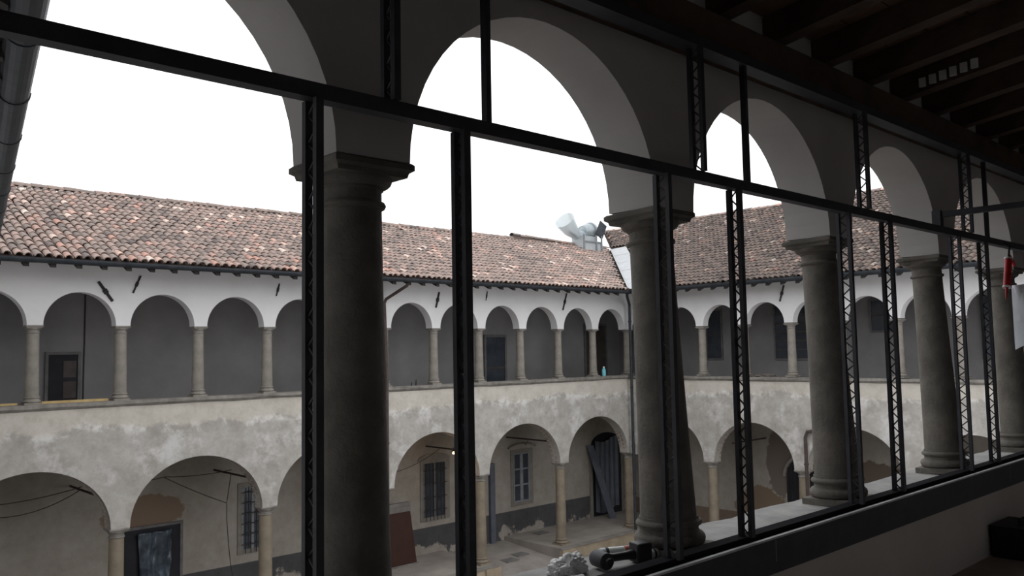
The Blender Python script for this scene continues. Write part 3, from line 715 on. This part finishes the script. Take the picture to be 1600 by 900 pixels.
# ================================================================== DOWNPIPES
def pipe(name, pts, r, mat, label, brackets=()):
    o = MB().tube(pts, r, 10).build(name, mat, smooth=True, origin=pts[-1]); tag(o, label, 'downpipe')
    for q in brackets: MB().tube([(q[0], q[1], q[2] - .025), (q[0], q[1], q[2] + .025)], r * 1.3, 10).build('bracket', mat, o)
pipe('downpipe', [(23.30, D - 1.04, 1.95), (23.34, D - 1.0, 1.88), (24.14, D - .45, 1.62), (24.19, D - .41, 1.5), (24.19, D - .41, -6.40), (24.19, D - .41, PF + .015)], .05, 'gutter_metal', 'long grey downpipe in the corner of the court', [(24.19, D - .41, z) for z in (1.0, -1.4, -3.5, -5.2)])
pipe('downpipe', [(13.80, D - 1.04, 1.95), (13.77, D - .98, 1.86), (13.57, D - .26, 1.52), (13.54, D - .22, 1.4), (13.54, D - .33, -.7), (13.54, D - .33, -6.4), (13.54, D - .33, PF + .015)], .045, 'pipe_brown', 'brown downpipe on the back wing beside the big near column', [(13.54, D - .27, .3), (13.54, D - .33, -2.5)])
pipe('downpipe', [(XB - .28, 11.6, -2.50), (XB - .28, 12.6, -2.56), (XB - .29, 12.86, -2.62), (XB - .29, 12.93, -2.80), (XB - .29, 12.93, -6.4), (XB - .29, 12.93, PF + .015)], .055, 'pipe_brown', 'brown elbowed pipe beside the large arch on the right wing', [(XB - .29, 12.93, -3.6), (XB - .29, 12.93, -5.2)])

# ================================================================== DOORS AND WINDOWS
def door_A(name, x0, x1, z0, z1, fw_, mat, label, arch=0):
    y = Yb
    d = MB().box(x0, x1, y - .03, y + .02, z0, z1).build(name, mat); structure(d, label, 'door')
    for a in ((x0 - fw_, x0, z0, z1 + fw_), (x1, x1 + fw_, z0, z1 + fw_), (x0, x1, z1, z1 + fw_)):
        MB().box(a[0], a[1], y - .06, y + .02, a[2], a[3]).build('door_frame', 'door_frame', d)
    return d
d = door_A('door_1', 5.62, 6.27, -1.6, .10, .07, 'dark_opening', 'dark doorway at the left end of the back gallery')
MB().box(5.95, 6.24, Yb - .045, Yb - .03, -.95, -.55).build('panel', 'door_brown', d); MB().box(5.95, 6.24, Yb - .045, Yb - .03, -.45, -.05).build('panel', 'door_brown', d)
d = door_A('door_2', 19.5, 20.38, -1.6, .50, .09, 'window_glass', 'dark glazed door in the back gallery right of the middle post')
MB().box(19.52, 20.36, Yb - .045, Yb - .03, -.62, -.55).build('mid_rail', 'door_brown', d)
d = door_A('corner_shade_panel', 24.72, 25.9, -1.6, .95, .08, 'door_brown', 'tall dark panel standing for shade at the corner end of the back gallery')  # dark panel painted in for the shade of the deep corner passage
MB().box(25.28, 25.34, Yb - .05, Yb - .03, -1.6, .95).build('shade_panel_strip', 'dark_opening', d)
# ground floor: doorway with hanging blue film
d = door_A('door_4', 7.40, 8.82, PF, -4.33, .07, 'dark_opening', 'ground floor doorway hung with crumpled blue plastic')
b = MB(); nx, nz = 26, 40; rnd = random.Random(8)
x0, x1 = 7.72, 8.52
for iz in range(nz + 1):
    fz = iz / nz
    for ix in range(nx + 1):
        fx = ix / nx; x = x0 + (x1 - x0) * fx + .06 * math.sin(fz * 3 + fx); z = -4.42 - (2.05) * fz
        y = Yb - .16 + .045 * math.sin(fx * 13 + 2.2 * math.sin(fz * 4)) + .07 * abs(mnoise.noise(Vector((x * 4, fz * 3, 2)))) + .07 * abs(mnoise.noise(Vector((x * 7, fz * 5, 7))))
        b.v.append((x, y, z))
for iz in range(nz):
    for ix in range(nx): q = iz * (nx + 1) + ix; b.f.append((q, q + 1, q + nx + 2, q + nx + 1))
o = b.build('plastic_sheet', 'blue_film', smooth=False, origin=(8.1, Yb - .12, -6.47)); tag(o, 'crumpled blue plastic sheet hanging in the ground floor doorway', 'sheet')
md = o.modifiers.new('thick', 'SOLIDIFY'); md.thickness = .004; o.data.polygons.foreach_set('use_smooth', [True] * len(o.data.polygons))
# barred windows
def barred(name, x0, x1, z0, z1, label, nv, nh, arched=False):
    wnd = MB().box(x0, x1, Yb - .012, Yb + .02, z0, z1).build(name, 'window_glass'); structure(wnd, label, 'window')
    s = .12
    for a in ((x0 - s, x0, z0 - s, z1 + s), (x1, x1 + s * 1.6, z0 - s, z1 + s), (x0, x1, z1, z1 + s), (x0, x1, z0 - s, z0)):
        MB().box(a[0], a[1], Yb - .03, Yb + .02, a[2], a[3]).build('surround', 'surround_stone', wnd)
    xm = (x0 + x1) / 2
    for a in ((x0, x0 + .05), (xm - .04, xm + .04), (x1 - .05, x1)): MB().box(a[0], a[1], Yb - .035, Yb - .013, z0, z1).build('window_frame', 'window_grey' if not arched else 'door_frame', wnd)
    for k in range(nv):
        x = x0 + (x1 - x0) * (k + .5) / nv; MB().tube([(x, Yb - .09, z0 - .10), (x, Yb - .09, z1)], .012, 6).build('bar', 'iron', wnd)
    for k in range(nh):
        z = z0 + (z1 - z0) * (k + .5) / nh; MB().box(x0 - .03, x1 + .03, Yb - .098, Yb - .084, z - .012, z + .012).build('cross_bar', 'iron', wnd)
    if arched:
        b = MB(); n = 10; w_ = (x1 - x0) / 2 + .22
        arc = [(xm - w_ * math.cos(math.pi * k / n), z1 + .10 + .22 * math.sin(math.pi * k / n)) for k in range(n + 1)]
        b.add([(x, y, z) for x, z in arc for y in (Yb - .035, Yb + .01)] , [(2 * k, 2 * k + 1, 2 * k + 3, 2 * k + 2) for k in range(n)] + [tuple(range(0, 2 * n + 2, 2))])
        b.build('lunette', 'surround_stone', wnd)
barred('window_1', 10.52, 11.15, -5.30, -3.62, 'tall iron-barred window behind the second portico column', 4, 6)
barred('window_2', 16.72, 17.62, -5.36, -3.62, 'iron-barred window left of the middle steel post', 6, 4, arched=True)
wnd = MB().box(20.72, 21.50, Yb - .012, Yb + .02, -5.40, -3.66).build('window_3', 'window_glass'); structure(wnd, 'grey casement window with six panes under a moulded arch', 'window')
for a in ((20.60, 20.72, -5.52, -3.54), (21.50, 21.70, -5.52, -3.54), (20.72, 21.50, -5.52, -5.40), (20.72, 21.50, -3.66, -3.54)):
    MB().box(a[0], a[1], Yb - .03, Yb + .02, a[2], a[3]).build('surround', 'surround_stone', wnd)
for a in ((20.72, 20.77), (21.04, 21.18), (21.45, 21.50)): MB().box(a[0], a[1], Yb - .045, Yb - .013, -5.40, -3.66).build('casement', 'window_grey', wnd)
for z in (-4.80, -4.24, -5.37, -3.69): MB().box(20.77, 21.45, Yb - .04, Yb - .013, z - .025, z + .025).build('glazing_bar', 'window_grey', wnd)
b = MB(); n = 12; arc = [(21.15 - .72 * math.cos(math.pi * (.12 + .76 * k / n)), -3.55 + .22 * math.sin(math.pi * (.12 + .76 * k / n))) for k in range(n + 1)]
b.tube([(x, Yb - .05, z) for x, z in arc], .035, 6); b.build('hood_mould', 'surround_stone', wnd)
# arched dark doorway in the corner with sheet and leaning plank
b = MB(); xa, xb_ = 24.92, 26.66; n = 14; xm = (xa + xb_) / 2; rr = (xb_ - xa) / 2
poly = [(xa, PF), (xb_, PF)] + [(xm + rr * math.cos(math.pi * k / n), -3.75 + .45 * math.sin(math.pi * k / n)) for k in range(n + 1)]
m_ = len(poly); b.add([(x, Yb - .03, z) for x, z in poly] + [(x, Yb + .02, z) for x, z in poly], [tuple(range(m_)), tuple(range(m_, 2 * m_))[::-1]] + [(i, (i + 1) % m_, m_ + (i + 1) % m_, m_ + i) for i in range(m_)])
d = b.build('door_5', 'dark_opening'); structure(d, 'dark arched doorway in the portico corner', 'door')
MB().box(24.78, 24.92, Yb - .06, Yb + .02, PF, -3.75).build('jamb', 'surround_stone', d); MB().box(26.66, 26.78, Yb - .06, Yb + .02, PF, -3.75).build('jamb', 'surround_stone', d)
b = MB(); nx, nz = 24, 6
for iz in range(nz + 1):
    for ix in range(nx + 1):
        fx, fz = ix / nx, iz / nz; b.v.append((25.0 + 1.35 * fx, Yb - .14 + .035 * math.sin(fx * 30 + fz), -3.55 - 2.75 * fz - .1 * math.sin(fx * 5)))
for iz in range(nz):
    for ix in range(nx): q = iz * (nx + 1) + ix; b.f.append((q, q + 1, q + nx + 2, q + nx + 1))
o = b.build('hanging_sheet', 'blue_grey_sheet', origin=(25.6, Yb - .14, PF)); tag(o, 'blue grey sheet hanging over the dark corner doorway', 'sheet')
md = o.modifiers.new('thick', 'SOLIDIFY'); md.thickness = .01
pt, pb_ = Vector((24.70, 22.18, -3.72)), Vector((25.22, 21.55, PF)); wv = Vector((.15, -.03, 0)); tv = Vector((.006, .03, 0))
b = MB(); b.add([q + sw * wv + st_ * tv for q in (pt, pb_) for sw in (-1, 1) for st_ in (-.5, .5)], [(0, 1, 3, 2), (4, 6, 7, 5), (0, 4, 5, 1), (2, 3, 7, 6), (0, 2, 6, 4), (1, 5, 7, 3)])
o = b.build('plank', 'blue_plank', origin=pb_); tag(o, 'long blue grey plank leaning in the corner doorway', 'plank')
# right wing gallery windows
def win_B(name, y0, y1, z0, z1, label, bars):
    wnd = MB().box(Xb - .02, Xb + .02, y0, y1, z0, z1).build(name, 'window_glass'); structure(wnd, label, 'window')
    for a in ((y0 - .06, y0, z0 - .06, z1 + .06), (y1, y1 + .06, z0 - .06, z1 + .06), (y0, y1, z1, z1 + .06), (y0, y1, z0 - .06, z0)): MB().box(Xb - .05, Xb + .02, a[0], a[1], a[2], a[3]).build('window_frame', 'door_frame', wnd)
    for k in range(1, bars): z = z0 + (z1 - z0) * k / bars; MB().box(Xb - .04, Xb - .021, y0, y1, z - .02, z + .02).build('glazing_bar', 'door_brown', wnd)
win_B('window_4', 17.45, 18.05, -.40, 1.35, 'dark tall window in the right gallery, nearest the corner', 2)
win_B('window_5', 14.0, 15.25, -.42, 1.40, 'dark barred window in the right gallery behind its third column', 6)
win_B('window_6', 11.1, 11.85, .45, 1.40, 'small high dark window in the right gallery', 2)
win_B('window_7', 7.6, 8.6, -.42, 1.3, 'dark window at the right end of the right gallery', 4)
# iron gate in the right portico
b = MB(); ya, yb2 = 13.15, 15.05; ym, rr = (ya + yb2) / 2, (yb2 - ya) / 2; n = 16
poly = [(ya, PF), (yb2, PF)] + [(ym + rr * math.cos(math.pi * k / n), -4.45 + .78 * math.sin(math.pi * k / n)) for k in range(n + 1)]
m_ = len(poly); b.add([(Xb - .03, y, z) for y, z in poly] + [(Xb + .02, y, z) for y, z in poly], [tuple(range(m_)), tuple(range(m_, 2 * m_))[::-1]] + [(i, (i + 1) % m_, m_ + (i + 1) % m_, m_ + i) for i in range(m_)])
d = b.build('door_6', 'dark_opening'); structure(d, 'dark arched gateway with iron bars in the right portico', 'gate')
for k in range(13):
    y = ya + .08 + (yb2 - ya - .16) * k / 12; h = -4.45 + .78 * math.sqrt(max(0, 1 - ((y - ym) / rr) ** 2))
    MB().tube([(Xb - .07, y, PF), (Xb - .07, y, h)], .012, 6).build('bar', 'iron', d)
b = MB(); ar = [(ym + (rr + .07) * math.cos(math.pi * k / n), -4.45 + .85 * math.sin(math.pi * k / n)) for k in range(n + 1)]
b.tube([(Xb - .03, y, z) for y, z in ar] , .08, 6); b.build('arch_surround', 'surround_stone', d)

# ================================================================== TIE RODS, CABLES, LAMP in the porticoes
for i in range(1, 7):
    x = XA0 - 2 * P * i - .35
    o = MB().tube([(x, D + .19, -3.06), (x, Yb, -3.06)], .028, 6).build('tie_rod', 'tie_rod', origin=(x, D + 1.2, -3.06)); tag(o, 'iron tie rod in the back portico, %s to the left of the corner' % ORD[i], 'tie rod', 'tie rods of the portico')
for k in range(1, 4):
    y = lowB[-1 - k] + .85 - (.0 if k == 1 else .2)
    y = {1: 15.8, 2: 12.5, 3: 9.2}[k]
    o = MB().tube([(XB + .19, y, -3.2), (Xb, y, -3.2)], .028, 6).build('tie_rod', 'tie_rod', origin=(XB + 1.2, y, -3.2)); tag(o, 'iron tie rod in the right portico, %s to the right of the corner' % ORD[k], 'tie rod', 'tie rods of the portico')
def sag(a, e, dip, n=10): a, e = Vector(a), Vector(e); return [a.lerp(e, k / n) - Vector((0, 0, dip * 4 * (k / n) * (1 - k / n))) for k in range(n + 1)]
def cable(pts, label, r=.011): o = MB().tube(pts, r, 5).build('cable', 'cable', origin=pts[0]); tag(o, label, 'cable', 'loose cables in the portico')
y1 = D + 1.2
cable(sag((7.3, y1, -2.98), (8.0, y1, -2.94), .02) + sag((8.0, y1, -2.94), (9.72, y1, -2.95), .05)[1:], 'thin cable strung along the top of the second left arch')
cable(sag((8.0, y1 + .03, -2.955), (9.61, y1 + .03, -3.79), .03) + sag((9.61, y1 + .03, -3.79), (9.72, y1 + .03, -3.06), .0)[1:], 'cable drooping in a V under the second left arch')
cable([(9.6, y1, -3.80), (9.60, y1, -4.2), (9.66, y1, -4.9), (9.72, y1, -5.4), (9.82, y1, -5.9), (9.80, y1, -6.49)], 'cable hanging down to the paving beside the barred window')
cable(sag((3.6, y1, -3.1), (6.12, y1, -2.95), .10), 'upper slack cable in the leftmost arch')
cable(sag((3.6, y1, -3.2), (6.12, y1, -3.0), .32), 'lower slack cable in the leftmost arch')
cable(sag((14.3, Yb - .01, -3.75), (16.87, D + 1.6, -3.10), .25), 'slack cable left of the lit lamp', .009)
cable(sag((20.42, D + 1.2, -3.10), (21.3, Yb - .01, -3.30), .12), 'small loop of cable over the casement window', .008)
cable([(6.42, Yb - .02, 1.6), (6.42, Yb - .02, .4), (6.41, Yb - .02, -.6), (6.42, Yb - .02, -1.6)], 'dark vertical cable on the gallery wall right of the left doorway', .016)
LX, LY = 16.50, D + .42
lm = thing('portico_lamp', 'small lit warm lamp hanging by the arch left of the middle post', 'lamp', (LX, LY, -3.08))
MB().tube([(XA0 - 2 * P * 2 - .91, D + .19, -2.94), (LX, LY, -2.94), (LX, LY, -3.01)], .016, 6).build('bracket', 'iron', lm)
MB().lathe([(.02, -3.01), (.06, -3.04), (.065, -3.05)], 14, LX, LY).build('shade', 'iron', lm, smooth=True)
bm_ = bmesh.new(); bmesh.ops.create_icosphere(bm_, subdivisions=2, radius=.04); me = bpy.data.meshes.new('bulb'); bm_.to_mesh(me); bm_.free(); me.materials.append(M['lit_bulb'])
o = bpy.data.objects.new('bulb', me); link(o, lm); o.location = (0, 0, -.02)
ld = bpy.data.lights.new('lamp_light', 'POINT'); ld.energy = 4; ld.color = (1, .65, .3); ld.shadow_soft_size = .06
lo_ = bpy.data.objects.new('lamp_light', ld); link(lo_, lm); lo_.location = (0, 0, -.14)

# ================================================================== LOOSE THINGS in the court and galleries
t = thing('door_panel', 'rust-brown board standing in the portico beside the near column', 'board', (15.2, 21.55, PF))
b = MB(); b.add([(x, y, z) for (x, z) in ((14.6, PF + .01), (15.86, PF + .01), (15.62, -4.86), (14.6, -4.86)) for y in (21.52, 21.57)], [(0, 2, 4, 6), (1, 3, 5, 7), (0, 1, 3, 2), (2, 3, 5, 4), (4, 5, 7, 6), (6, 7, 1, 0)]); b.build('board', 'rust_board', t)
MB().box(14.6, 15.62, 21.50, 21.59, -4.86, -4.70).build('top_rail', 'board_grey', t); MB().box(14.6, 15.60, 21.49, 21.60, -4.695, -4.58).build('top_moulding', 'board_grey', t)
MB().box(14.6, 15.90, 21.48, 21.61, PF, PF + .05).build('foot_rail', 'board_grey', t)
o = MB().box(19.55, 19.76, Yb - .12, Yb - .002, -6.64, -3.9).build('pilaster_strip', 'blue_plank', origin=(19.65, Yb - .08, -6.64)); tag(o, 'blue grey upright strip on the rear wall behind the ramp column', 'strip', kind='structure')
b = MB(); b.lathe([(.07, 0), (.075, .02), (.075, .20), (.06, .25), (.028, .29)], 14); me_parent = b
bt = thing('bottle', 'teal plastic bottle standing on the back gallery ledge', 'bottle', (23.12, D - .02, ZS))
b.build('bottle_body', 'teal_bottle', bt, smooth=True, origin=(23.12, D - .02, ZS)) if False else None
MB().lathe([(.07, ZS), (.075, ZS + .02), (.075, ZS + .20), (.06, ZS + .25), (.028, ZS + .29)], 14, 23.12, D - .02).build('bottle_body', 'teal_bottle', bt, smooth=True)
MB().lathe([(.03, ZS + .29), (.03, ZS + .34)], 12, 23.12, D - .02).build('cap', 'white_plastic', bt)
o = MB().box(4.95, 6.30, D + .06, D + .13, ZS, ZS + .055).build('timber_batten', 'yellow_timber', origin=(5.6, D + .1, ZS)); tag(o, 'yellow timber batten on the ledge between the two leftmost columns', 'batten')
o = MB().box(3.9, 4.5, D + .06, D + .13, ZS, ZS + .045).build('timber_batten', 'yellow_timber', origin=(4.2, D + .1, ZS)); tag(o, 'short yellow timber batten at the left picture edge', 'batten')
def heap(name, loc, rx, ry, rz, seed, mat, label, cat):
    bm = bmesh.new(); bmesh.ops.create_icosphere(bm, subdivisions=3, radius=1.0)
    for v in bm.verts:
        n = mnoise.noise(v.co * 2.1 + Vector((seed, 0, 0))) * .45 + mnoise.noise(v.co * 5 + Vector((0, seed, 0))) * .22
        v.co *= 1 + n; v.co.x *= rx; v.co.y *= ry; v.co.z = max(0, v.co.z) * rz
    me = bpy.data.meshes.new(name); bm.to_mesh(me); bm.free(); me.materials.append(M[mat])
    o = bpy.data.objects.new(name, me); link(o); o.location = loc; return tag(o, label, cat)
heap('debris_heap', (XB - .02, 14.35, ZS - .02), .14, .38, .11, 3, 'rubble', 'low dark heap of debris on the right gallery ledge', 'debris')
heap('debris_heap', (XB - .02, 8.9, ZS - .02), .14, .42, .13, 5, 'rubble', 'dark heap of debris on the right ledge near the picture edge', 'debris')
heap('rubble_heap', (XB - .05, 17.35, PF), .2, .38, .40, 9, 'rubble', 'dark rubble heap at the foot of the right portico column', 'rubble')
heap('rubble_heap', (4.9, Yb - .75, PF), .8, .36, .55, 12, 'rubble', 'dark covered heap against the wall in the leftmost arch', 'rubble')
for x, h in ((14.62, .10), (14.78, .17)):
    o = MB().tube([(x, D, ZS), (x + .01, D, ZS + h)], [.025, .012], 6).build('peg', 'iron', origin=(x, D, ZS)); tag(o, ('shorter' if h < .15 else 'taller') + ' small dark peg standing on the back ledge', 'peg')

# ================================================================== THINGS ON THE NEAR SILL
# crumpled plastic bag
bm = bmesh.new(); bmesh.ops.create_icosphere(bm, subdivisions=5, radius=1.0)
for v in bm.verts:
    p = v.co.copy(); n = mnoise.noise(p * 1.9) * .40 + (.5 - abs(mnoise.noise(p * 3.6))) * .45 - .2 + (.3 - abs(mnoise.noise(p * 7.0 + Vector((3, 1, 2))))) * .15
    v.co = p * (1 + n); v.co.x *= .095; v.co.y *= .06; v.co.z = max(-.35, v.co.z) * .06 + .021
me = bpy.data.meshes.new('plastic_bag'); bm.to_mesh(me); bm.free(); me.materials.append(M['bag_film'])
o = bpy.data.objects.new('plastic_bag', me); link(o); me.polygons.foreach_set('use_smooth', [True] * len(me.polygons)); o.location = (2.81, 2.67, -.998); o.rotation_euler.z = -.2; tag(o, 'crumpled white plastic bag on the near sill', 'bag')
# cordless tool lying on the sill: round gear head, slim handle, block battery
tl = thing('cordless_tool', 'black cordless power tool lying on the near sill', 'power tool', (3.06, 2.60, -.998))
def tb(p): return Vector(p)
ax = Vector((.27, -.07, 0)).normalized(); ay = Vector((-ax.y, ax.x, 0)); h0 = Vector((2.962, 2.61, -.958))
MB().tube([h0 - ay * .055, h0 - ay * .05, h0 + ay * .04, h0 + ay * .05], [.030, .038, .038, .032], 20).build('gear_head', 'grey_rubber', tl, smooth=True)
MB().tube([h0 - ay * .075, h0 - ay * .055], [.018, .020], 14).build('spindle', 'iron', tl)
MB().tube([h0 + ax * .02, h0 + ax * .07, h0 + ax * .13, h0 + ax * .19], [.026, .019, .019, .025], 14).build('handle', 'black_plastic', tl, smooth=True)
q = Matrix.Translation(h0 + ax * .215) @ Matrix.Rotation(math.atan2(ax.y, ax.x), 4, 'Z')
bat = MB().box(-.03, .05, -.04, .04, -.039, .052, q).build('battery', 'black_plastic', tl)
md = bat.modifiers.new('round', 'BEVEL'); md.width = .008; md.segments = 2
MB().box(-.032, -.029, -.03, .03, -.02, .04, q).build('battery_label', 'grey_rubber', bat)
# sealant cartridges
def cartridge(p, ang_, L_, r, label):
    t = thing('sealant_cartridge', label, 'cartridge', p, ang_)
    def tube(a, e, r0, r1, nm, mt):
        return MB().tube([(p[0] + a, p[1], p[2] + r), (p[0] + e, p[1], p[2] + r)], [r0, r1], 16).build(nm, mt, t, smooth=True)
    tube(0, L_, r, r, 'barrel', 'white_plastic'); tube(L_ * .12, L_ * .2, r * 1.01, r * 1.01, 'print_band', 'grey_rubber'); tube(L_ * .62, L_ * .9, r * 1.012, r * 1.012, 'label_band', 'orange_print'); tube(L_, L_ + .02, r * .9, r * .6, 'end_cap', 'white_plastic')
cartridge((3.10, 2.735, -.998), -.42, .20, .024, 'white sealant cartridge behind the tool battery')
cartridge((3.235, 2.552, -.998), -.20, .19, .024, 'white sealant cartridge with orange band beside the column base')
o = MB().box(-.13, .13, -.011, .011, 0, .016, Matrix.Translation((2.66, 2.60, -.998)) @ Matrix.Rotation(-.35, 4, 'Z')).build('metal_profile', 'aluminium', origin=(2.66, 2.60, -.998)); tag(o, 'bright aluminium strip lying on the sill by the bag', 'metal strip')

# ================================================================== THINGS AT THE RIGHT EDGE
cg = thing('caulking_gun', 'red caulking gun hanging from the rail at the right edge', 'caulking gun', (7.55, 2.23, .79))
g0, g1 = Vector((7.62, 2.22, .73)), Vector((7.52, 2.22, .45))
gd = (g1 - g0).normalized()
MB().tube([g0 + gd * .06, g1], .028, 14).build('barrel', 'red_plastic', cg, smooth=True)
MB().tube([g0 + gd * .05, g0 + gd * .062], .033, 14).build('collar', 'white_plastic', cg); MB().tube([g1, g1 + gd * .012], .032, 14).build('front_collar', 'white_plastic', cg)
MB().tube([g1 + gd * .012, g1 + gd * .11], [.014, .005], 8).build('nozzle', 'red_plastic', cg)
MB().tube([g0 + gd * .05, g0 - gd * .02, g0 + Vector((.03, 0, .05)), g0 + Vector((.03, .04, .085))], .008, 6).build('hook', 'iron', cg)
MB().tube([g0 + gd * .02, g0 + gd * .05 + Vector((.10, 0, -.02)), g0 + Vector((.12, 0, -.10))], .012, 6).build('trigger_handle', 'red_plastic', cg)
pr_ = thing('paper_roll', 'white paper roll with loose sheet on a black stand at the right edge', 'paper roll', (7.62, 2.10, -1.605))
cx, cy = 7.66, 2.12
b = MB(); b.lathe([(.085, .17), (.10, .17), (.10, .46), (.085, .46)], 24, cx, cy); b.build('roll', 'paper', pr_, smooth=True)
MB().lathe([(.035, .455), (.035, .466)], 16, cx, cy).build('core', 'dark_opening', pr_)
b = MB(); nz = 12; sr = Vector((.267, -.964, 0)); sf = Vector((-.964, -.267, 0)); sl = Vector((cx, cy, 0)) - sr * .104 + sf * .03
for k in range(nz + 1):
    f = k / nz; z = .44 - .50 * f; wd = .15 if f < .55 else .15 * math.sqrt(max(0, 1 - ((f - .55) / .45) ** 1.4)) + .004
    for off in (0, .003):
        for j in range(5):
            u_ = j / 4; q = sl + sr * (wd * u_) + sf * (.085 * math.sin(u_ * wd / .15 * 1.5) + .012 * math.sin(f * 5) + off); b.v.append((q.x, q.y, z))
for k in range(nz):
    for s2 in (0, 5):
        for j in range(4): q = k * 10 + s2 + j; b.f.append((q, q + 1, q + 11, q + 10))
b.build('loose_sheet', 'paper', pr_, weld=False)
MB().tube([(cx, cy, -1.55), (cx, cy, .15)], .022, 10).build('stand_pole', 'black_plastic', pr_)
MB().lathe([(.20, -1.605), (.20, -1.585), (.03, -1.55)], 20, cx, cy).build('stand_base', 'black_plastic', pr_); MB().lathe([(.07, .145), (.07, .168)], 20, cx, cy).build('stand_plate', 'black_plastic', pr_)
tbx = thing('tool_case', 'black tool case on the gallery floor against the parapet', 'tool case', (7.22, 2.12, -1.605))
MB().box(7.02, 7.45, 1.98, 2.28, -1.604, -1.42).build('case_body', 'black_plastic', tbx); MB().box(7.01, 7.46, 1.97, 2.29, -1.418, -1.37).build('case_lid', 'black_plastic', tbx)
MB().tube([(7.14, 2.12, -1.37), (7.14, 2.12, -1.33), (7.33, 2.12, -1.33), (7.33, 2.12, -1.37)], .012, 6).build('handle', 'grey_rubber', tbx)
MB().box(7.10, 7.16, 1.962, 1.972, -1.46, -1.39).build('latch', 'grey_rubber', tbx); MB().box(7.31, 7.37, 1.962, 1.972, -1.46, -1.39).build('latch', 'grey_rubber', tbx)

# ------------------------------------------------------------------ lift everything so that the court lies at z = 0
for o in list(SC.objects):
    if o.parent is None and o is not camo: o.location.z += ZO
